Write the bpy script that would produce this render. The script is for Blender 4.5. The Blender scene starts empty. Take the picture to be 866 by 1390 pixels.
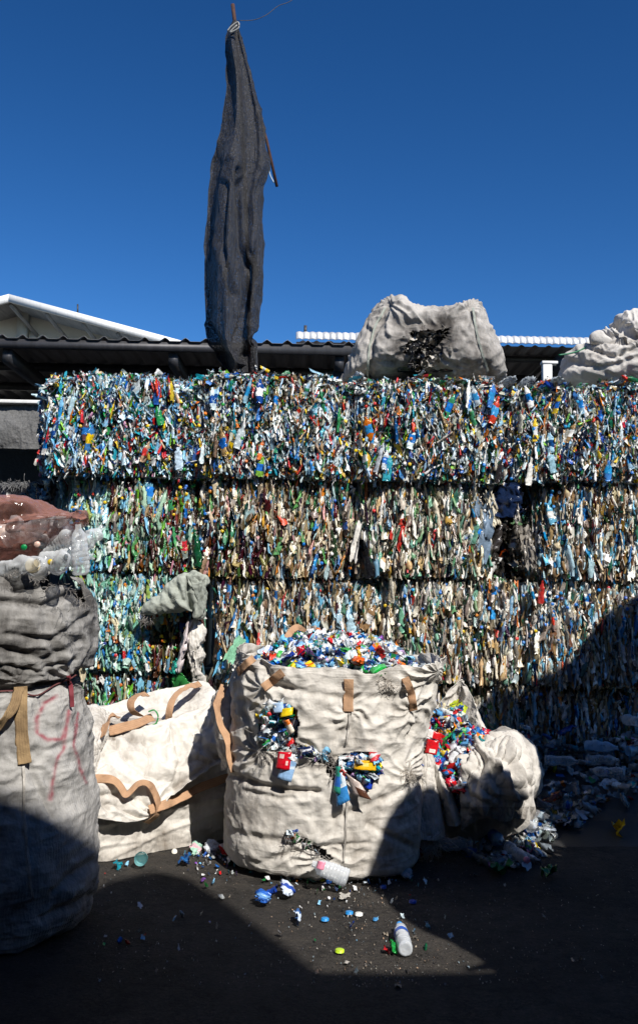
import bpy, math, random
import numpy as np
from mathutils import Vector, Matrix
rng = np.random.default_rng(7)
random.seed(7)
D2R = math.radians
scene = bpy.context.scene
COL = scene.collection

# ------------------------------------------------------------------ camera maths
PITCH, ROLL, F, EYE = D2R(7.44), D2R(1.2), 1263.0, 1.6
U0, V0 = 433.0, 650.0
fw = np.array([0, math.cos(PITCH), math.sin(PITCH)])
up0 = np.array([0, -math.sin(PITCH), math.cos(PITCH)])
r0 = np.array([1.0, 0, 0])
RT = math.cos(ROLL)*r0 + math.sin(ROLL)*up0
UP = -math.sin(ROLL)*r0 + math.cos(ROLL)*up0
EYEP = np.array([0, 0, EYE])

def ray(u, v):
    return (u-U0)*RT + (V0-v)*UP + F*fw
def P(u, v, Y):
    r = ray(u, v)
    return r*(Y/r[1]) + EYEP
def G(u, v, z=0.0):
    r = ray(u, v)
    return r*((z-EYE)/r[2]) + EYEP
def proj(p):
    q = p-EYEP
    d = q@fw
    return U0 + F*(q@RT)/d, V0 - F*(q@UP)/d

cam_d = bpy.data.cameras.new('camera')
cam = bpy.data.objects.new('camera', cam_d); COL.objects.link(cam)
cam.matrix_world = Matrix(((RT[0], UP[0], -fw[0], 0), (RT[1], UP[1], -fw[1], 0), (RT[2], UP[2], -fw[2], EYE), (0, 0, 0, 1)))
cam_d.sensor_fit = 'VERTICAL'; cam_d.sensor_height = 36; cam_d.lens = F/1390*36
cam_d.shift_y = -45/1390
cam_d.clip_end = 2000; cam_d.clip_start = 0.05
scene.camera = cam

# ------------------------------------------------------------------ noise
def _hash(i, j, k, seed):
    h = (i*374761393 + j*668265263 + k*2147483647*3 + seed*1274126177) & 0xffffffff
    h = ((h ^ (h >> 13))*1274126177) & 0xffffffff
    h = ((h ^ (h >> 16))*2246822519) & 0xffffffff
    return ((h ^ (h >> 15)) & 0xffffff)/float(0xffffff)
def vnoise(p, seed=0):
    p = np.asarray(p, float)
    f = np.floor(p); i = f.astype(np.int64); t = p-f; t = t*t*t*(t*(t*6-15)+10)
    x, y, z = i[..., 0], i[..., 1], i[..., 2]
    def hh(a, b, c): return _hash(x+a, y+b, z+c, seed)
    tx, ty, tz = t[..., 0], t[..., 1], t[..., 2]
    c00 = hh(0,0,0)*(1-tx)+hh(1,0,0)*tx; c10 = hh(0,1,0)*(1-tx)+hh(1,1,0)*tx
    c01 = hh(0,0,1)*(1-tx)+hh(1,0,1)*tx; c11 = hh(0,1,1)*(1-tx)+hh(1,1,1)*tx
    c0 = c00*(1-ty)+c10*ty; c1 = c01*(1-ty)+c11*ty
    return c0*(1-tz)+c1*tz
def fbm(p, seed=0, o=4):
    a, s, tot = 1.0, 0, 0
    p = np.asarray(p, float)
    for k in range(o):
        s = s+a*vnoise(p*(2.03**k)+k*17.3, seed+k); tot += a; a *= .5
    return s/tot
def ridged(p, seed=0, o=3):
    a, s, tot = 1.0, 0, 0
    p = np.asarray(p, float)
    for k in range(o):
        s = s+a*(1-np.abs(2*vnoise(p*(2.1**k)+k*11.7, seed+k)-1))**2; tot += a; a *= .5
    return s/tot

# ------------------------------------------------------------------ materials
def lin(h):
    h = h.lstrip('#')
    c = [int(h[i:i+2], 16)/255 for i in (0, 2, 4)]
    return np.array([x/12.92 if x <= .04045 else ((x+.055)/1.055)**2.4 for x in c])
def newmat(name):
    m = bpy.data.materials.new(name); m.use_nodes = True
    nt = m.node_tree; nt.nodes.clear()
    out = nt.nodes.new('ShaderNodeOutputMaterial')
    b = nt.nodes.new('ShaderNodeBsdfPrincipled')
    nt.links.new(b.outputs[0], out.inputs[0])
    return m, nt, b, out
def node(nt, t, **kw):
    n = nt.nodes.new(t)
    for k, v in kw.items(): setattr(n, k, v)
    return n
def noise_node(nt, scale, detail=5, vec=None, rough=.55):
    n = node(nt, 'ShaderNodeTexNoise'); n.inputs['Scale'].default_value = scale
    n.inputs['Detail'].default_value = detail; n.inputs['Roughness'].default_value = rough
    if vec is not None: nt.links.new(vec, n.inputs['Vector'])
    return n
def ramp(nt, src, stops):
    r = node(nt, 'ShaderNodeValToRGB')
    el = r.color_ramp.elements
    while len(el) < len(stops): el.new(.5)
    for e, (p, c) in zip(el, stops):
        e.position = p; e.color = (*c, 1) if len(c) == 3 else c
    nt.links.new(src, r.inputs[0]); return r
def bump(nt, b, src, strength, dist):
    n = node(nt, 'ShaderNodeBump'); n.inputs['Strength'].default_value = strength; n.inputs['Distance'].default_value = dist
    nt.links.new(src, n.inputs['Height']); nt.links.new(n.outputs[0], b.inputs['Normal']); return n
def mixc(nt, fac, a, b_, mode='MIX'):
    m = node(nt, 'ShaderNodeMix', data_type='RGBA', blend_type=mode)
    for s, i in ((fac, 0), (a, 6), (b_, 7)):
        if hasattr(s, 'links'): nt.links.new(s, m.inputs[i])
        elif i == 0: m.inputs[0].default_value = s
        else: m.inputs[i].default_value = (*s, 1)
    return m.outputs[2]

def plain(name, col, rough=.5, metal=0, var=.25, scale=8, bmp=0.0, spec=.5):
    m, nt, b, o = newmat(name)
    tc = node(nt, 'ShaderNodeTexCoord')
    n = noise_node(nt, scale, 6, tc.outputs['Object'])
    c = np.array(col)
    r = ramp(nt, n.outputs[0], [(.3, tuple(c*(1-var))), (.7, tuple(np.minimum(c*(1+var), 1)))])
    nt.links.new(r.outputs[0], b.inputs['Base Color'])
    b.inputs['Roughness'].default_value = rough; b.inputs['Metallic'].default_value = metal
    b.inputs['Specular IOR Level'].default_value = spec
    if bmp: bump(nt, b, n.outputs[0], .6, bmp)
    return m

def plastic(name, rough, clear=0.0, spec=.5):
    """colour per face comes from the mesh attribute 'col' (the piece's own colour)"""
    m, nt, b, out = newmat(name)
    a = node(nt, 'ShaderNodeAttribute', attribute_name='col')
    tc = node(nt, 'ShaderNodeTexCoord')
    n = noise_node(nt, 45, 4, tc.outputs['Object'])
    r = ramp(nt, n.outputs[0], [(.30, (.68,)*3), (.60, (1,)*3)])
    nt.links.new(mixc(nt, 1.0, a.outputs['Color'], r.outputs[0], 'MULTIPLY'), b.inputs['Base Color'])
    b.inputs['Roughness'].default_value = rough
    b.inputs['Specular IOR Level'].default_value = spec
    n2 = noise_node(nt, 90, 3, tc.outputs['Object'])
    bump(nt, b, n2.outputs[0], .5, .006)
    if clear:
        t = node(nt, 'ShaderNodeBsdfTransparent'); t.inputs[0].default_value = (.93, .95, .97, 1)
        g = node(nt, 'ShaderNodeMixShader')
        lw = node(nt, 'ShaderNodeLayerWeight'); lw.inputs[0].default_value = .35
        mr = node(nt, 'ShaderNodeMapRange'); mr.inputs['To Min'].default_value = 1-clear; mr.inputs['To Max'].default_value = 1.0
        nt.links.new(lw.outputs['Facing'], mr.inputs['Value'])
        nt.links.new(mr.outputs[0], g.inputs[0])
        nt.links.new(t.outputs[0], g.inputs[1]); nt.links.new(b.outputs[0], g.inputs[2])
        nt.links.new(g.outputs[0], out.inputs[0])
    return m
M_PL = plastic('crushed_plastic', .38)
M_GL = plastic('glossy_film', .2)
M_CL = plastic('clear_plastic', .12, clear=.62)

def fabric(name, base, dirt_shade, rough=.9, paint=(.25, .03, .05), blot=1.0):
    m, nt, b, out = newmat(name)
    tc = node(nt, 'ShaderNodeTexCoord')
    at = node(nt, 'ShaderNodeAttribute', attribute_name='dirt_shade')
    n1 = noise_node(nt, 2.3, 8, tc.outputs['Object'], .65)
    mp = node(nt, 'ShaderNodeMapping'); mp.inputs['Scale'].default_value = (14, 14, 4)
    nt.links.new(tc.outputs['Object'], mp.inputs[0])
    n2 = noise_node(nt, 1.6, 7, mp.outputs[0], .7)
    ad = node(nt, 'ShaderNodeMath', operation='MULTIPLY_ADD'); nt.links.new(n1.outputs[0], ad.inputs[0])
    ad.inputs[1].default_value = 1.1*blot
    nt.links.new(at.outputs['Fac'], ad.inputs[2])
    a2 = node(nt, 'ShaderNodeMath', operation='MULTIPLY_ADD'); nt.links.new(n2.outputs[0], a2.inputs[0])
    a2.inputs[1].default_value = .7*blot; nt.links.new(ad.outputs[0], a2.inputs[2])
    b0 = np.array(base); d0 = np.array(dirt_shade)
    o = .9*blot
    mr_ = node(nt, 'ShaderNodeMapRange'); mr_.inputs['From Min'].default_value = .48*blot; mr_.inputs['From Max'].default_value = .48*blot+.95
    nt.links.new(a2.outputs[0], mr_.inputs['Value'])
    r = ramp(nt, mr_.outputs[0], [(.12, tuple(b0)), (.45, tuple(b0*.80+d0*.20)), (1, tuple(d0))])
    ap = node(nt, 'ShaderNodeAttribute', attribute_name='paint')
    col = mixc(nt, ap.outputs['Fac'], r.outputs[0], paint)
    nt.links.new(col, b.inputs['Base Color'])
    b.inputs['Roughness'].default_value = rough; b.inputs['Specular IOR Level'].default_value = .25
    n3 = noise_node(nt, 26, 6, tc.outputs['Object'], .65)
    nw = noise_node(nt, 3.0, 3, tc.outputs['Object'])
    wv = node(nt, 'ShaderNodeMix', data_type='RGBA', blend_type='LINEAR_LIGHT'); wv.inputs[0].default_value = .22
    nt.links.new(tc.outputs['Object'], wv.inputs[6]); nt.links.new(nw.outputs['Color'], wv.inputs[7])
    vo = node(nt, 'ShaderNodeTexVoronoi', feature='DISTANCE_TO_EDGE'); vo.inputs['Scale'].default_value = 9
    nt.links.new(wv.outputs[2], vo.inputs['Vector'])
    vm = node(nt, 'ShaderNodeMath', operation='MINIMUM'); nt.links.new(vo.outputs[0], vm.inputs[0]); vm.inputs[1].default_value = .35
    w = node(nt, 'ShaderNodeTexWave', bands_direction='Z'); w.inputs['Scale'].default_value = 60; w.inputs['Distortion'].default_value = 2.0
    nt.links.new(tc.outputs['Object'], w.inputs[0])
    w2 = node(nt, 'ShaderNodeTexWave', bands_direction='X'); w2.inputs['Scale'].default_value = 60; w2.inputs['Distortion'].default_value = 2.0
    nt.links.new(tc.outputs['Object'], w2.inputs[0])
    s1 = node(nt, 'ShaderNodeMath', operation='MULTIPLY_ADD'); nt.links.new(w.outputs[1], s1.inputs[0]); s1.inputs[1].default_value = .12; nt.links.new(n3.outputs[0], s1.inputs[2])
    s2 = node(nt, 'ShaderNodeMath', operation='MULTIPLY_ADD'); nt.links.new(w2.outputs[1], s2.inputs[0]); s2.inputs[1].default_value = .12; nt.links.new(s1.outputs[0], s2.inputs[2])
    s3 = node(nt, 'ShaderNodeMath', operation='MULTIPLY_ADD'); nt.links.new(vm.outputs[0], s3.inputs[0]); s3.inputs[1].default_value = 1.1; nt.links.new(s2.outputs[0], s3.inputs[2])
    bump(nt, b, s3.outputs[0], .6, .013)
    return m
F_WHITE = fabric('woven_white', (.71, .68, .625), (.17, .14, .11))
F_GREY = fabric('woven_dirty_grey', (.47, .46, .44), (.09, .085, .08), blot=1.0)
F_TOP = fabric('woven_weathered', (.55, .52, .475), (.10, .09, .08))
F_SACK = fabric('woven_green_grey', (.42, .45, .39), (.08, .09, .08))
F_DIM = fabric('woven_old_white', (.66, .63, .58), (.16, .14, .12))
M_STRAP = fabric('tan_webbing', (.52, .32, .19), (.22, .12, .07), blot=.85)
M_STRAPY = fabric('straw_webbing', (.36, .25, .13), (.14, .09, .05))
M_THREAD = plain('thread_grey', (.27, .25, .23), .9)
M_DARKFILL = plain('dark_rubbish', (.02, .02, .022), .8, bmp=.02, scale=25)
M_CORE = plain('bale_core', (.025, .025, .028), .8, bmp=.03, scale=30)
def pressed(name, cols):
    m, nt, b, out = newmat(name)
    tc = node(nt, 'ShaderNodeTexCoord'); mp = node(nt, 'ShaderNodeMapping'); mp.inputs['Scale'].default_value = (34, 34, 9)
    nw = noise_node(nt, 6, 3, tc.outputs['Object'])
    wv = node(nt, 'ShaderNodeMix', data_type='RGBA', blend_type='LINEAR_LIGHT'); wv.inputs[0].default_value = .05
    nt.links.new(tc.outputs['Object'], wv.inputs[6]); nt.links.new(nw.outputs['Color'], wv.inputs[7]); nt.links.new(wv.outputs[2], mp.inputs[0])
    vo = node(nt, 'ShaderNodeTexVoronoi'); vo.inputs['Scale'].default_value = 1.0; nt.links.new(mp.outputs[0], vo.inputs['Vector'])
    sp = node(nt, 'ShaderNodeSeparateColor'); nt.links.new(vo.outputs['Color'], sp.inputs[0])
    r = ramp(nt, sp.outputs[0], [((k+.0)/len(cols), tuple(lin(c)*.62)) for k, c in enumerate(cols)]); r.color_ramp.interpolation = 'CONSTANT'
    nt.links.new(r.outputs[0], b.inputs['Base Color']); b.inputs['Roughness'].default_value = .45
    bump(nt, b, vo.outputs['Distance'], 1.0, .03)
    return m
M_CV = pressed('pressed_mixed', ['e8eef0', '8fb8d4', '3f7fb8', 'c8d4d8', '3a8a60', 'f2f2f0', '9aa8ac', 'b8463c', '6fb0c8', 'd8dcd8', '5c4c3c'])
M_CE = pressed('pressed_earth', ['efe9dc', 'c8b898', '8a6e4c', 'd8d0c0', '7a8c8c', '5a3c26', 'f2efe8', 'a8987c', '6f9c8c', 'bcae94', '8fa8b8'])
M_WIRE = plain('steel_wire', (.10, .09, .08), .5, .6)
M_RUST = plain('rusty_steel', (.06, .025, .016), .8, .2, .4, 30)
M_BLACK = plain('black_film', (.012, .012, .014), .25)

# ------------------------------------------------------------------ scene helpers
def thing(name, label, cat, loc, group=None):
    o = bpy.data.objects.new(name, None); COL.objects.link(o)
    o.location = tuple(float(x) for x in loc); o.empty_display_size = .2
    o['label'] = label; o['category'] = cat
    if group: o['group'] = group
    return o
def tag(o, label, cat, group=None, kind=None):
    o['label'] = label; o['category'] = cat
    if group: o['group'] = group
    if kind: o['kind'] = kind
    return o
def link(name, me, parent=None, mats=(), smooth=False):
    for m in mats: me.materials.append(m)
    if smooth: me.polygons.foreach_set('use_smooth', np.ones(len(me.polygons), bool))
    o = bpy.data.objects.new(name, me); COL.objects.link(o)
    if parent is not None: o.parent = parent
    return o
def mesh_np(name, verts, faces, origin=None, fcol=None, midx=None, attrs=None):
    """verts (N,3); faces (M,k) array or list of arrays"""
    if not isinstance(faces, list): faces = [faces]
    faces = [f for f in faces if len(f)]
    v = np.asarray(verts, float)
    if origin is not None: v = v-np.asarray(origin)
    me = bpy.data.meshes.new(name)
    me.vertices.add(len(v)); me.vertices.foreach_set('co', v.astype(np.float32).ravel())
    loops = np.concatenate([f.ravel() for f in faces]).astype(np.int32)
    tot = np.concatenate([np.full(len(f), f.shape[1]) for f in faces]).astype(np.int32)
    st = np.concatenate([[0], np.cumsum(tot)[:-1]]).astype(np.int32)
    me.loops.add(len(loops)); me.loops.foreach_set('vertex_index', loops)
    me.polygons.add(len(tot)); me.polygons.foreach_set('loop_start', st)
    try: me.polygons.foreach_set('loop_total', tot)
    except Exception: pass
    if midx is not None: me.polygons.foreach_set('material_index', np.asarray(midx, np.int32))
    if fcol is not None:
        a = me.attributes.new('col', 'FLOAT_COLOR', 'FACE') if False else me.color_attributes.new('col', 'FLOAT_COLOR', 'CORNER')
        c = np.repeat(np.c_[fcol, np.ones(len(fcol))], tot, axis=0).astype(np.float32)
        a.data.foreach_set('color', c.ravel())
    if attrs:
        for k, arr in attrs.items():
            a = me.attributes.new(k, 'FLOAT', 'POINT'); a.data.foreach_set('value', np.asarray(arr, np.float32).ravel())
    me.update(calc_edges=True); me.validate()
    return me
def loc_of(parent):
    return np.array(parent.location) if parent is not None else None

def box_vf(c, s, R=None):
    c = np.asarray(c, float); s = np.asarray(s, float)/2
    v = np.array([[x, y, z] for x in (-1, 1) for y in (-1, 1) for z in (-1, 1)])*s
    if R is not None: v = v@np.asarray(R).T
    f = np.array([[0, 1, 3, 2], [4, 6, 7, 5], [0, 4, 5, 1], [2, 3, 7, 6], [0, 2, 6, 4], [1, 5, 7, 3]])
    return v+c, f
def join_vf(parts):
    V, Fc, n = [], [], 0
    for v, f in parts:
        V.append(v); Fc.append(f+n); n += len(v)
    return np.concatenate(V), np.concatenate(Fc)
def boxes(name, lst, mat, parent=None, bevel=0.0):
    v, f = join_vf([box_vf(*b) for b in lst])
    o = link(name, mesh_np(name, v, f, loc_of(parent)), parent, (mat,))
    if bevel:
        m = o.modifiers.new('b', 'BEVEL'); m.width = bevel; m.segments = 2
    return o
def tube_vf(pts, rad, n=8, closed=False):
    pts = np.asarray(pts, float); m = len(pts)
    rad = np.full(m, rad) if np.isscalar(rad) else np.asarray(rad)
    tg = np.gradient(pts, axis=0); tg /= np.linalg.norm(tg, axis=1)[:, None]+1e-9
    ref = np.array([0, 0, 1.0]) if abs(tg[:, 2]).mean() < .7 else np.array([1.0, 0, 0])
    a = np.cross(tg, ref); a /= np.linalg.norm(a, axis=1)[:, None]+1e-9; b = np.cross(tg, a)
    th = np.linspace(0, 2*np.pi, n, endpoint=False)
    v = pts[:, None]+rad[:, None, None]*(a[:, None]*np.cos(th)[None, :, None]+b[:, None]*np.sin(th)[None, :, None])
    i, j = np.meshgrid(np.arange(m-1), np.arange(n), indexing='ij')
    j2 = (j+1) % n
    f = np.stack([i*n+j, i*n+j2, (i+1)*n+j2, (i+1)*n+j], -1).reshape(-1, 4)
    v = v.reshape(-1, 3)
    v = np.concatenate([v, pts[:1], pts[-1:]])
    k = m*n
    e0 = np.array([[k, (q+1) % n, q, q] for q in range(n)]); 
    caps = []
    for q in range(0, n, 2):
        caps.append([k, (q+2) % n, (q+1) % n, q]); caps.append([k+1, (m-1)*n+q, (m-1)*n+(q+1) % n, (m-1)*n+(q+2) % n])
    return v, np.concatenate([f, np.array(caps)])
def tube(name, pts, rad, mat, parent=None, n=8, smooth=True):
    v, f = tube_vf(pts, rad, n)
    return link(name, mesh_np(name, v, f, loc_of(parent)), parent, (mat,), smooth)
def cr(pts, n):
    """Catmull-Rom resample along axis 0"""
    pts = np.asarray(pts, float); m = len(pts)
    if m == 2:
        t = np.linspace(0, 1, n).reshape((-1,)+(1,)*(pts.ndim-1)); return pts[0]*(1-t)+pts[1]*t
    q = np.concatenate([2*pts[:1]-pts[1:2], pts, 2*pts[-1:]-pts[-2:-1]])
    s = np.linspace(0, m-1, n); i = np.minimum(s.astype(int), m-2)
    t = (s-i).reshape((-1,)+(1,)*(pts.ndim-1))
    a, b, c, d = q[i], q[i+1], q[i+2], q[i+3]
    return .5*((2*b)+(c-a)*t+(2*a-5*b+4*c-d)*t*t+(3*b-a-3*c+d)*t**3)

def grid_normals(g, wrap=False):
    if wrap:
        du = np.roll(g, -1, 0)-np.roll(g, 1, 0)
    else:
        du = np.gradient(g, axis=0)
    dv = np.gradient(g, axis=1)
    n = np.cross(du, dv); l = np.linalg.norm(n, axis=-1, keepdims=True)
    return n/(l+1e-12)
def grid_mesh(name, g, mats, parent=None, wrap=False, keep=None, attrs=None, smooth=True, thick=0.0):
    nu, nv = g.shape[:2]
    iu = np.arange(nu if wrap else nu-1); iv = np.arange(nv-1)
    i, j = np.meshgrid(iu, iv, indexing='ij'); i2 = (i+1) % nu
    f = np.stack([i*nv+j, i2*nv+j, i2*nv+j+1, i*nv+j+1], -1)
    if keep is not None:
        kf = keep[i, j] & keep[i2, j] & keep[i, j+1] & keep[i2, j+1]
        f = f[kf]
    f = f.reshape(-1, 4)
    me = mesh_np(name, g.reshape(-1, 3), f, loc_of(parent), attrs={k: a.ravel() for k, a in (attrs or {}).items()})
    o = link(name, me, parent, mats if isinstance(mats, (list, tuple)) else (mats,), smooth)
    if thick:
        m = o.modifiers.new('s', 'SOLIDIFY'); m.thickness = thick; m.offset = -1
    return o
def pdist(u, v, poly):
    """pixel distance to a polyline"""
    poly = np.asarray(poly, float); d = np.full(u.shape, 1e9)
    for (ax, ay), (bx, by) in zip(poly[:-1], poly[1:]):
        L = (bx-ax)**2+(by-ay)**2+1e-9
        t = np.clip(((u-ax)*(bx-ax)+(v-ay)*(by-ay))/L, 0, 1)
        d = np.minimum(d, np.hypot(u-ax-t*(bx-ax), v-ay-t*(by-ay)))
    return d
def inpoly(u, v, poly):
    c = np.zeros(u.shape, bool); n = len(poly)
    for i in range(n):
        x1, y1 = poly[i]; x2, y2 = poly[(i+1) % n]
        cond = ((y1 > v) != (y2 > v)) & (u < (x2-x1)*(v-y1)/((y2-y1)+1e-12)+x1)
        c ^= cond
    return c
def wrinkle(g, amp, scale, stretch=(1, 1, 1), seed=0, warp=.5):
    p = g*scale*np.asarray(stretch)
    w = np.stack([fbm(g*scale*.6+9, seed+5, 2), fbm(g*scale*.6+31, seed+6, 2), fbm(g*scale*.6+57, seed+7, 2)], -1)
    return amp*(ridged(p+w*warp*2, seed, 3)-.5)

def crumple(p, freq, seed=0, K=6):
    r = np.random.default_rng(seed); out = 0
    for k in range(K):
        d = r.normal(size=3); d /= np.linalg.norm(d)
        w = fbm(p*freq*.45+k*5, seed+k, 2)*2.2
        t = (p@d)*freq*r.uniform(.7, 1.3)+w+r.random()
        m = vnoise(p*freq*.55+k*9, seed+40+k)
        out = out+np.abs((t % 1)-.5)*2*np.clip(m*2-.55, 0, 1)
    return out/K*2-.5
def clothify(g, wrap, layers, creases=(), seed=0, front=1, anchors=()):
    """push a grid along its normals by wrinkles; returns grid and a dirt field from the hollows"""
    n = grid_normals(g, wrap)
    ctr = g.reshape(-1, 3).mean(0)
    d = np.zeros(g.shape[:2])
    for k, (amp, sc, st) in enumerate(layers):
        d = d+(amp*crumple(g, sc, seed+k*13) if isinstance(st, str) else wrinkle(g, amp, sc, st, seed+k*13))
    if creases:
        u, v = proj(g)
        for poly, w, dep in creases:
            dd = pdist(u, v, poly)
            d = d-dep*np.exp(-(dd/w)**2)
    if anchors:
        u, v = proj(g)
        for k, (au, av, amp, nf, rad) in enumerate(anchors):
            du, dv = u-au, v-av; rr_ = np.hypot(du, dv)
            th_ = np.arctan2(dv, du)/(2*np.pi)
            tt_ = th_*nf+fbm(g*4, seed+k, 2)*2.2+.3*np.sin(rr_/rad*3)
            tri = 1-np.abs((tt_ % 1)-.5)*2
            d = d+amp*(tri**1.5-.4)*(rr_/rad)*np.exp(1-rr_/rad)*1.0
    s = np.sign(np.sum(n*(g-ctr), -1).mean())*front
    g2 = g+n*(d*s)[..., None]
    sd = d.std()+1e-9
    dirt_shade = np.clip(-(d-d.mean())/sd*.06, -.08, .25)
    return g2, dirt_shade
def patch(name, rows, nu, nv, mat, parent, layers, seed=0, creases=(), thick=.004, keepfn=None, dirtfn=None, front=1, paint=None, anchors=()):
    R = np.array([[P(*c) if c[2] is not None else G(c[0], c[1]) for c in r] for r in rows])
    g = cr(R, nv); g = np.swapaxes(cr(np.swapaxes(g, 0, 1), nu), 0, 0)   # (nu, nv, 3)
    g, dirt_shade = clothify(g, False, layers, creases, seed, front, anchors)
    u, v = proj(g)
    keep = keepfn(u, v) if keepfn else None
    if dirtfn is not None: dirt_shade = dirt_shade+dirtfn(u, v)
    return grid_mesh(name, g, mat, parent, keep=keep, attrs={'dirt_shade': dirt_shade}, thick=thick), g
def pillow(outline, Yc, DF, DB, p=2.5, centre=None, N=200, M=90, smooth=True):
    o = np.array([P(u, v, Yc) for u, v in outline])
    oc = np.concatenate([o, o[:1]])
    L = np.r_[0, np.cumsum(np.linalg.norm(np.diff(oc, axis=0), axis=1))]
    q = np.concatenate([o[-2:], o, o[:3]])
    dense = []
    for i in range(len(o)):
        a, b, c, d = q[i+1], q[i+2], q[i+3], q[i+4]
        for t in np.linspace(0, 1, 12, endpoint=False):
            dense.append(.5*((2*b)+(c-a)*t+(2*a-5*b+4*c-d)*t*t+(3*b-a-3*c+d)*t**3))
    dense = np.array(dense); dc = np.concatenate([dense, dense[:1]])
    L = np.r_[0, np.cumsum(np.linalg.norm(np.diff(dc, axis=0), axis=1))]
    s = np.linspace(0, L[-1], N, endpoint=False)
    O = np.stack([np.interp(s, L, dc[:, k]) for k in range(3)], -1)
    C = P(*centre, Yc) if centre else O.mean(0)
    psi = np.linspace(0.02, np.pi-.02, M)
    r = np.abs(np.sin(psi))**(2/p); dy = -np.sign(np.cos(psi))*np.abs(np.cos(psi))**(2/p)
    D = np.where(dy < 0, DF, DB)
    g = C+(O[:, None]-C)*r[None, :, None]
    g[..., 1] += (dy*D)[None]
    return g

def ribbon(name, pts, width, mat, parent=None, twist=None, n=60, thick=.0025, seed=0, normal=(0, -1, .15)):
    R = np.array([P(*c) if c[2] is not None else G(c[0], c[1]) for c in pts])
    c = cr(R, n); t = np.gradient(c, axis=0); t /= np.linalg.norm(t, axis=1)[:, None]+1e-9
    nn = np.asarray(normal, float); nn /= np.linalg.norm(nn)
    side = np.cross(t, nn); side /= np.linalg.norm(side, axis=1)[:, None]+1e-9
    up = np.cross(side, t)
    tw = np.interp(np.linspace(0, 1, n), np.linspace(0, 1, len(twist)), twist) if twist is not None else np.zeros(n)
    tw = tw+.55*(fbm(c*9, seed+2, 2)-.5)*2
    c = c+side*(.010*(fbm(c*7, seed+5, 2)-.5)*2)[:, None]
    width = width*(1-.16*fbm(c*11, seed+8, 2)[:, None])
    sd = side*np.cos(tw)[:, None]+up*np.sin(tw)[:, None]
    w = np.linspace(-.5, .5, 11)*width
    g = c[:, None]+sd[:, None]*w[..., None]
    g = g+up[:, None]*(.004*(vnoise(g*30, seed)-.5)[..., None]*2)
    dirt_shade = (vnoise(g*np.array([9, 9, 9]), seed+3)-.5)*.3 + (.16*(np.arange(11) % 2)+.10*(np.abs(np.linspace(-1, 1, 11)) > .8))[None]+.5*np.clip(fbm(g*14, seed+9, 3)-.5, 0, 1)
    return grid_mesh(name, g, mat, parent, attrs={'dirt_shade': dirt_shade}, thick=thick)

def surf(*gs):
    pu, pv, py = [], [], []
    for g in gs:
        u, v = proj(g); pu.append(u.ravel()); pv.append(v.ravel()); py.append(g[..., 1].ravel())
    pu, pv, py = map(np.concatenate, (pu, pv, py))
    def f(a, b):
        for rad in (3, 6, 12, 30):
            m = (np.abs(pu-a) < rad) & (np.abs(pv-b) < rad)
            if m.any(): return float(py[m].min())
        return float(py.mean())
    return f
def srib(name, uv, width, mat, parent, sf, off=.01, twist=None, n=60, seed=0):
    q = cr(np.array([p[:2] for p in uv], float), 16)
    o_ = np.interp(np.linspace(0, 1, 16), np.linspace(0, 1, len(uv)), [p[2] if len(p) > 2 else off for p in uv])
    ys_ = np.array([sf(a, b)-o for (a, b), o in zip(q, o_)])
    ys_ = np.convolve(np.r_[ys_[0], ys_, ys_[-1]], [.25, .5, .25], 'valid')
    return ribbon(name, [(a, b, y) for (a, b), y in zip(q, ys_)], width, mat, parent, twist, n, seed=seed)

# ------------------------------------------------------------------ crushed piece templates
def quad_grid(nu, nv, wrap=False):
    i, j = np.meshgrid(np.arange(nu), np.arange(nv-1 if not wrap else nv), indexing='ij')
    return i, j
def tpl_bottle(r, N=7, Mv=8, crush=1.0):
    z = np.linspace(-.5, .5, N)
    prof = np.interp(z, [-.5, -.46, .22, .36, .42, .5], [.42, .5, .5, .22, .17, .17])
    if r.random() < .4: prof = prof*np.interp(z, [-.5, 0, .5], [1, .55+.4*r.random(), 1])
    th = np.linspace(0, 2*np.pi, Mv, endpoint=False)
    fl = r.uniform(.28, .7)
    tw = r.uniform(-1.0, 1.0)*(z+.5)*crush
    v = np.zeros((N, Mv, 3))
    for k in range(N):
        a = th+tw[k]
        v[k, :, 0] = np.cos(a)*prof[k]*fl; v[k, :, 1] = np.sin(a)*prof[k]; v[k, :, 2] = z[k]
    v[..., :2] += r.normal(0, .11*crush, v[..., :2].shape); v[..., 2] += r.normal(0, .04*crush, (N, Mv))
    v[..., 0] += r.uniform(-.3, .3)*np.sin((z*3+r.uniform(0, 6)))[:, None]*.5
    v = v.reshape(-1, 3)
    f = []
    band = []
    for k in range(N-1):
        for m in range(Mv):
            m2 = (m+1) % Mv
            f.append([k*Mv+m, k*Mv+m2, (k+1)*Mv+m2, (k+1)*Mv+m]); band.append(k/(N-1))
    for b0, bb in ((0, 0), ((N-1)*Mv, 1)):
        for q in range(0, Mv-2, 2):
            f.append([b0, b0+q+1, b0+q+2, b0+(q+3) % Mv if q+3 < Mv else b0]); band.append(bb)
    f = [x for x in f if len(set(x)) == 4]; band = band[:len(f)]
    return v, np.array(f), np.array(band)
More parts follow.
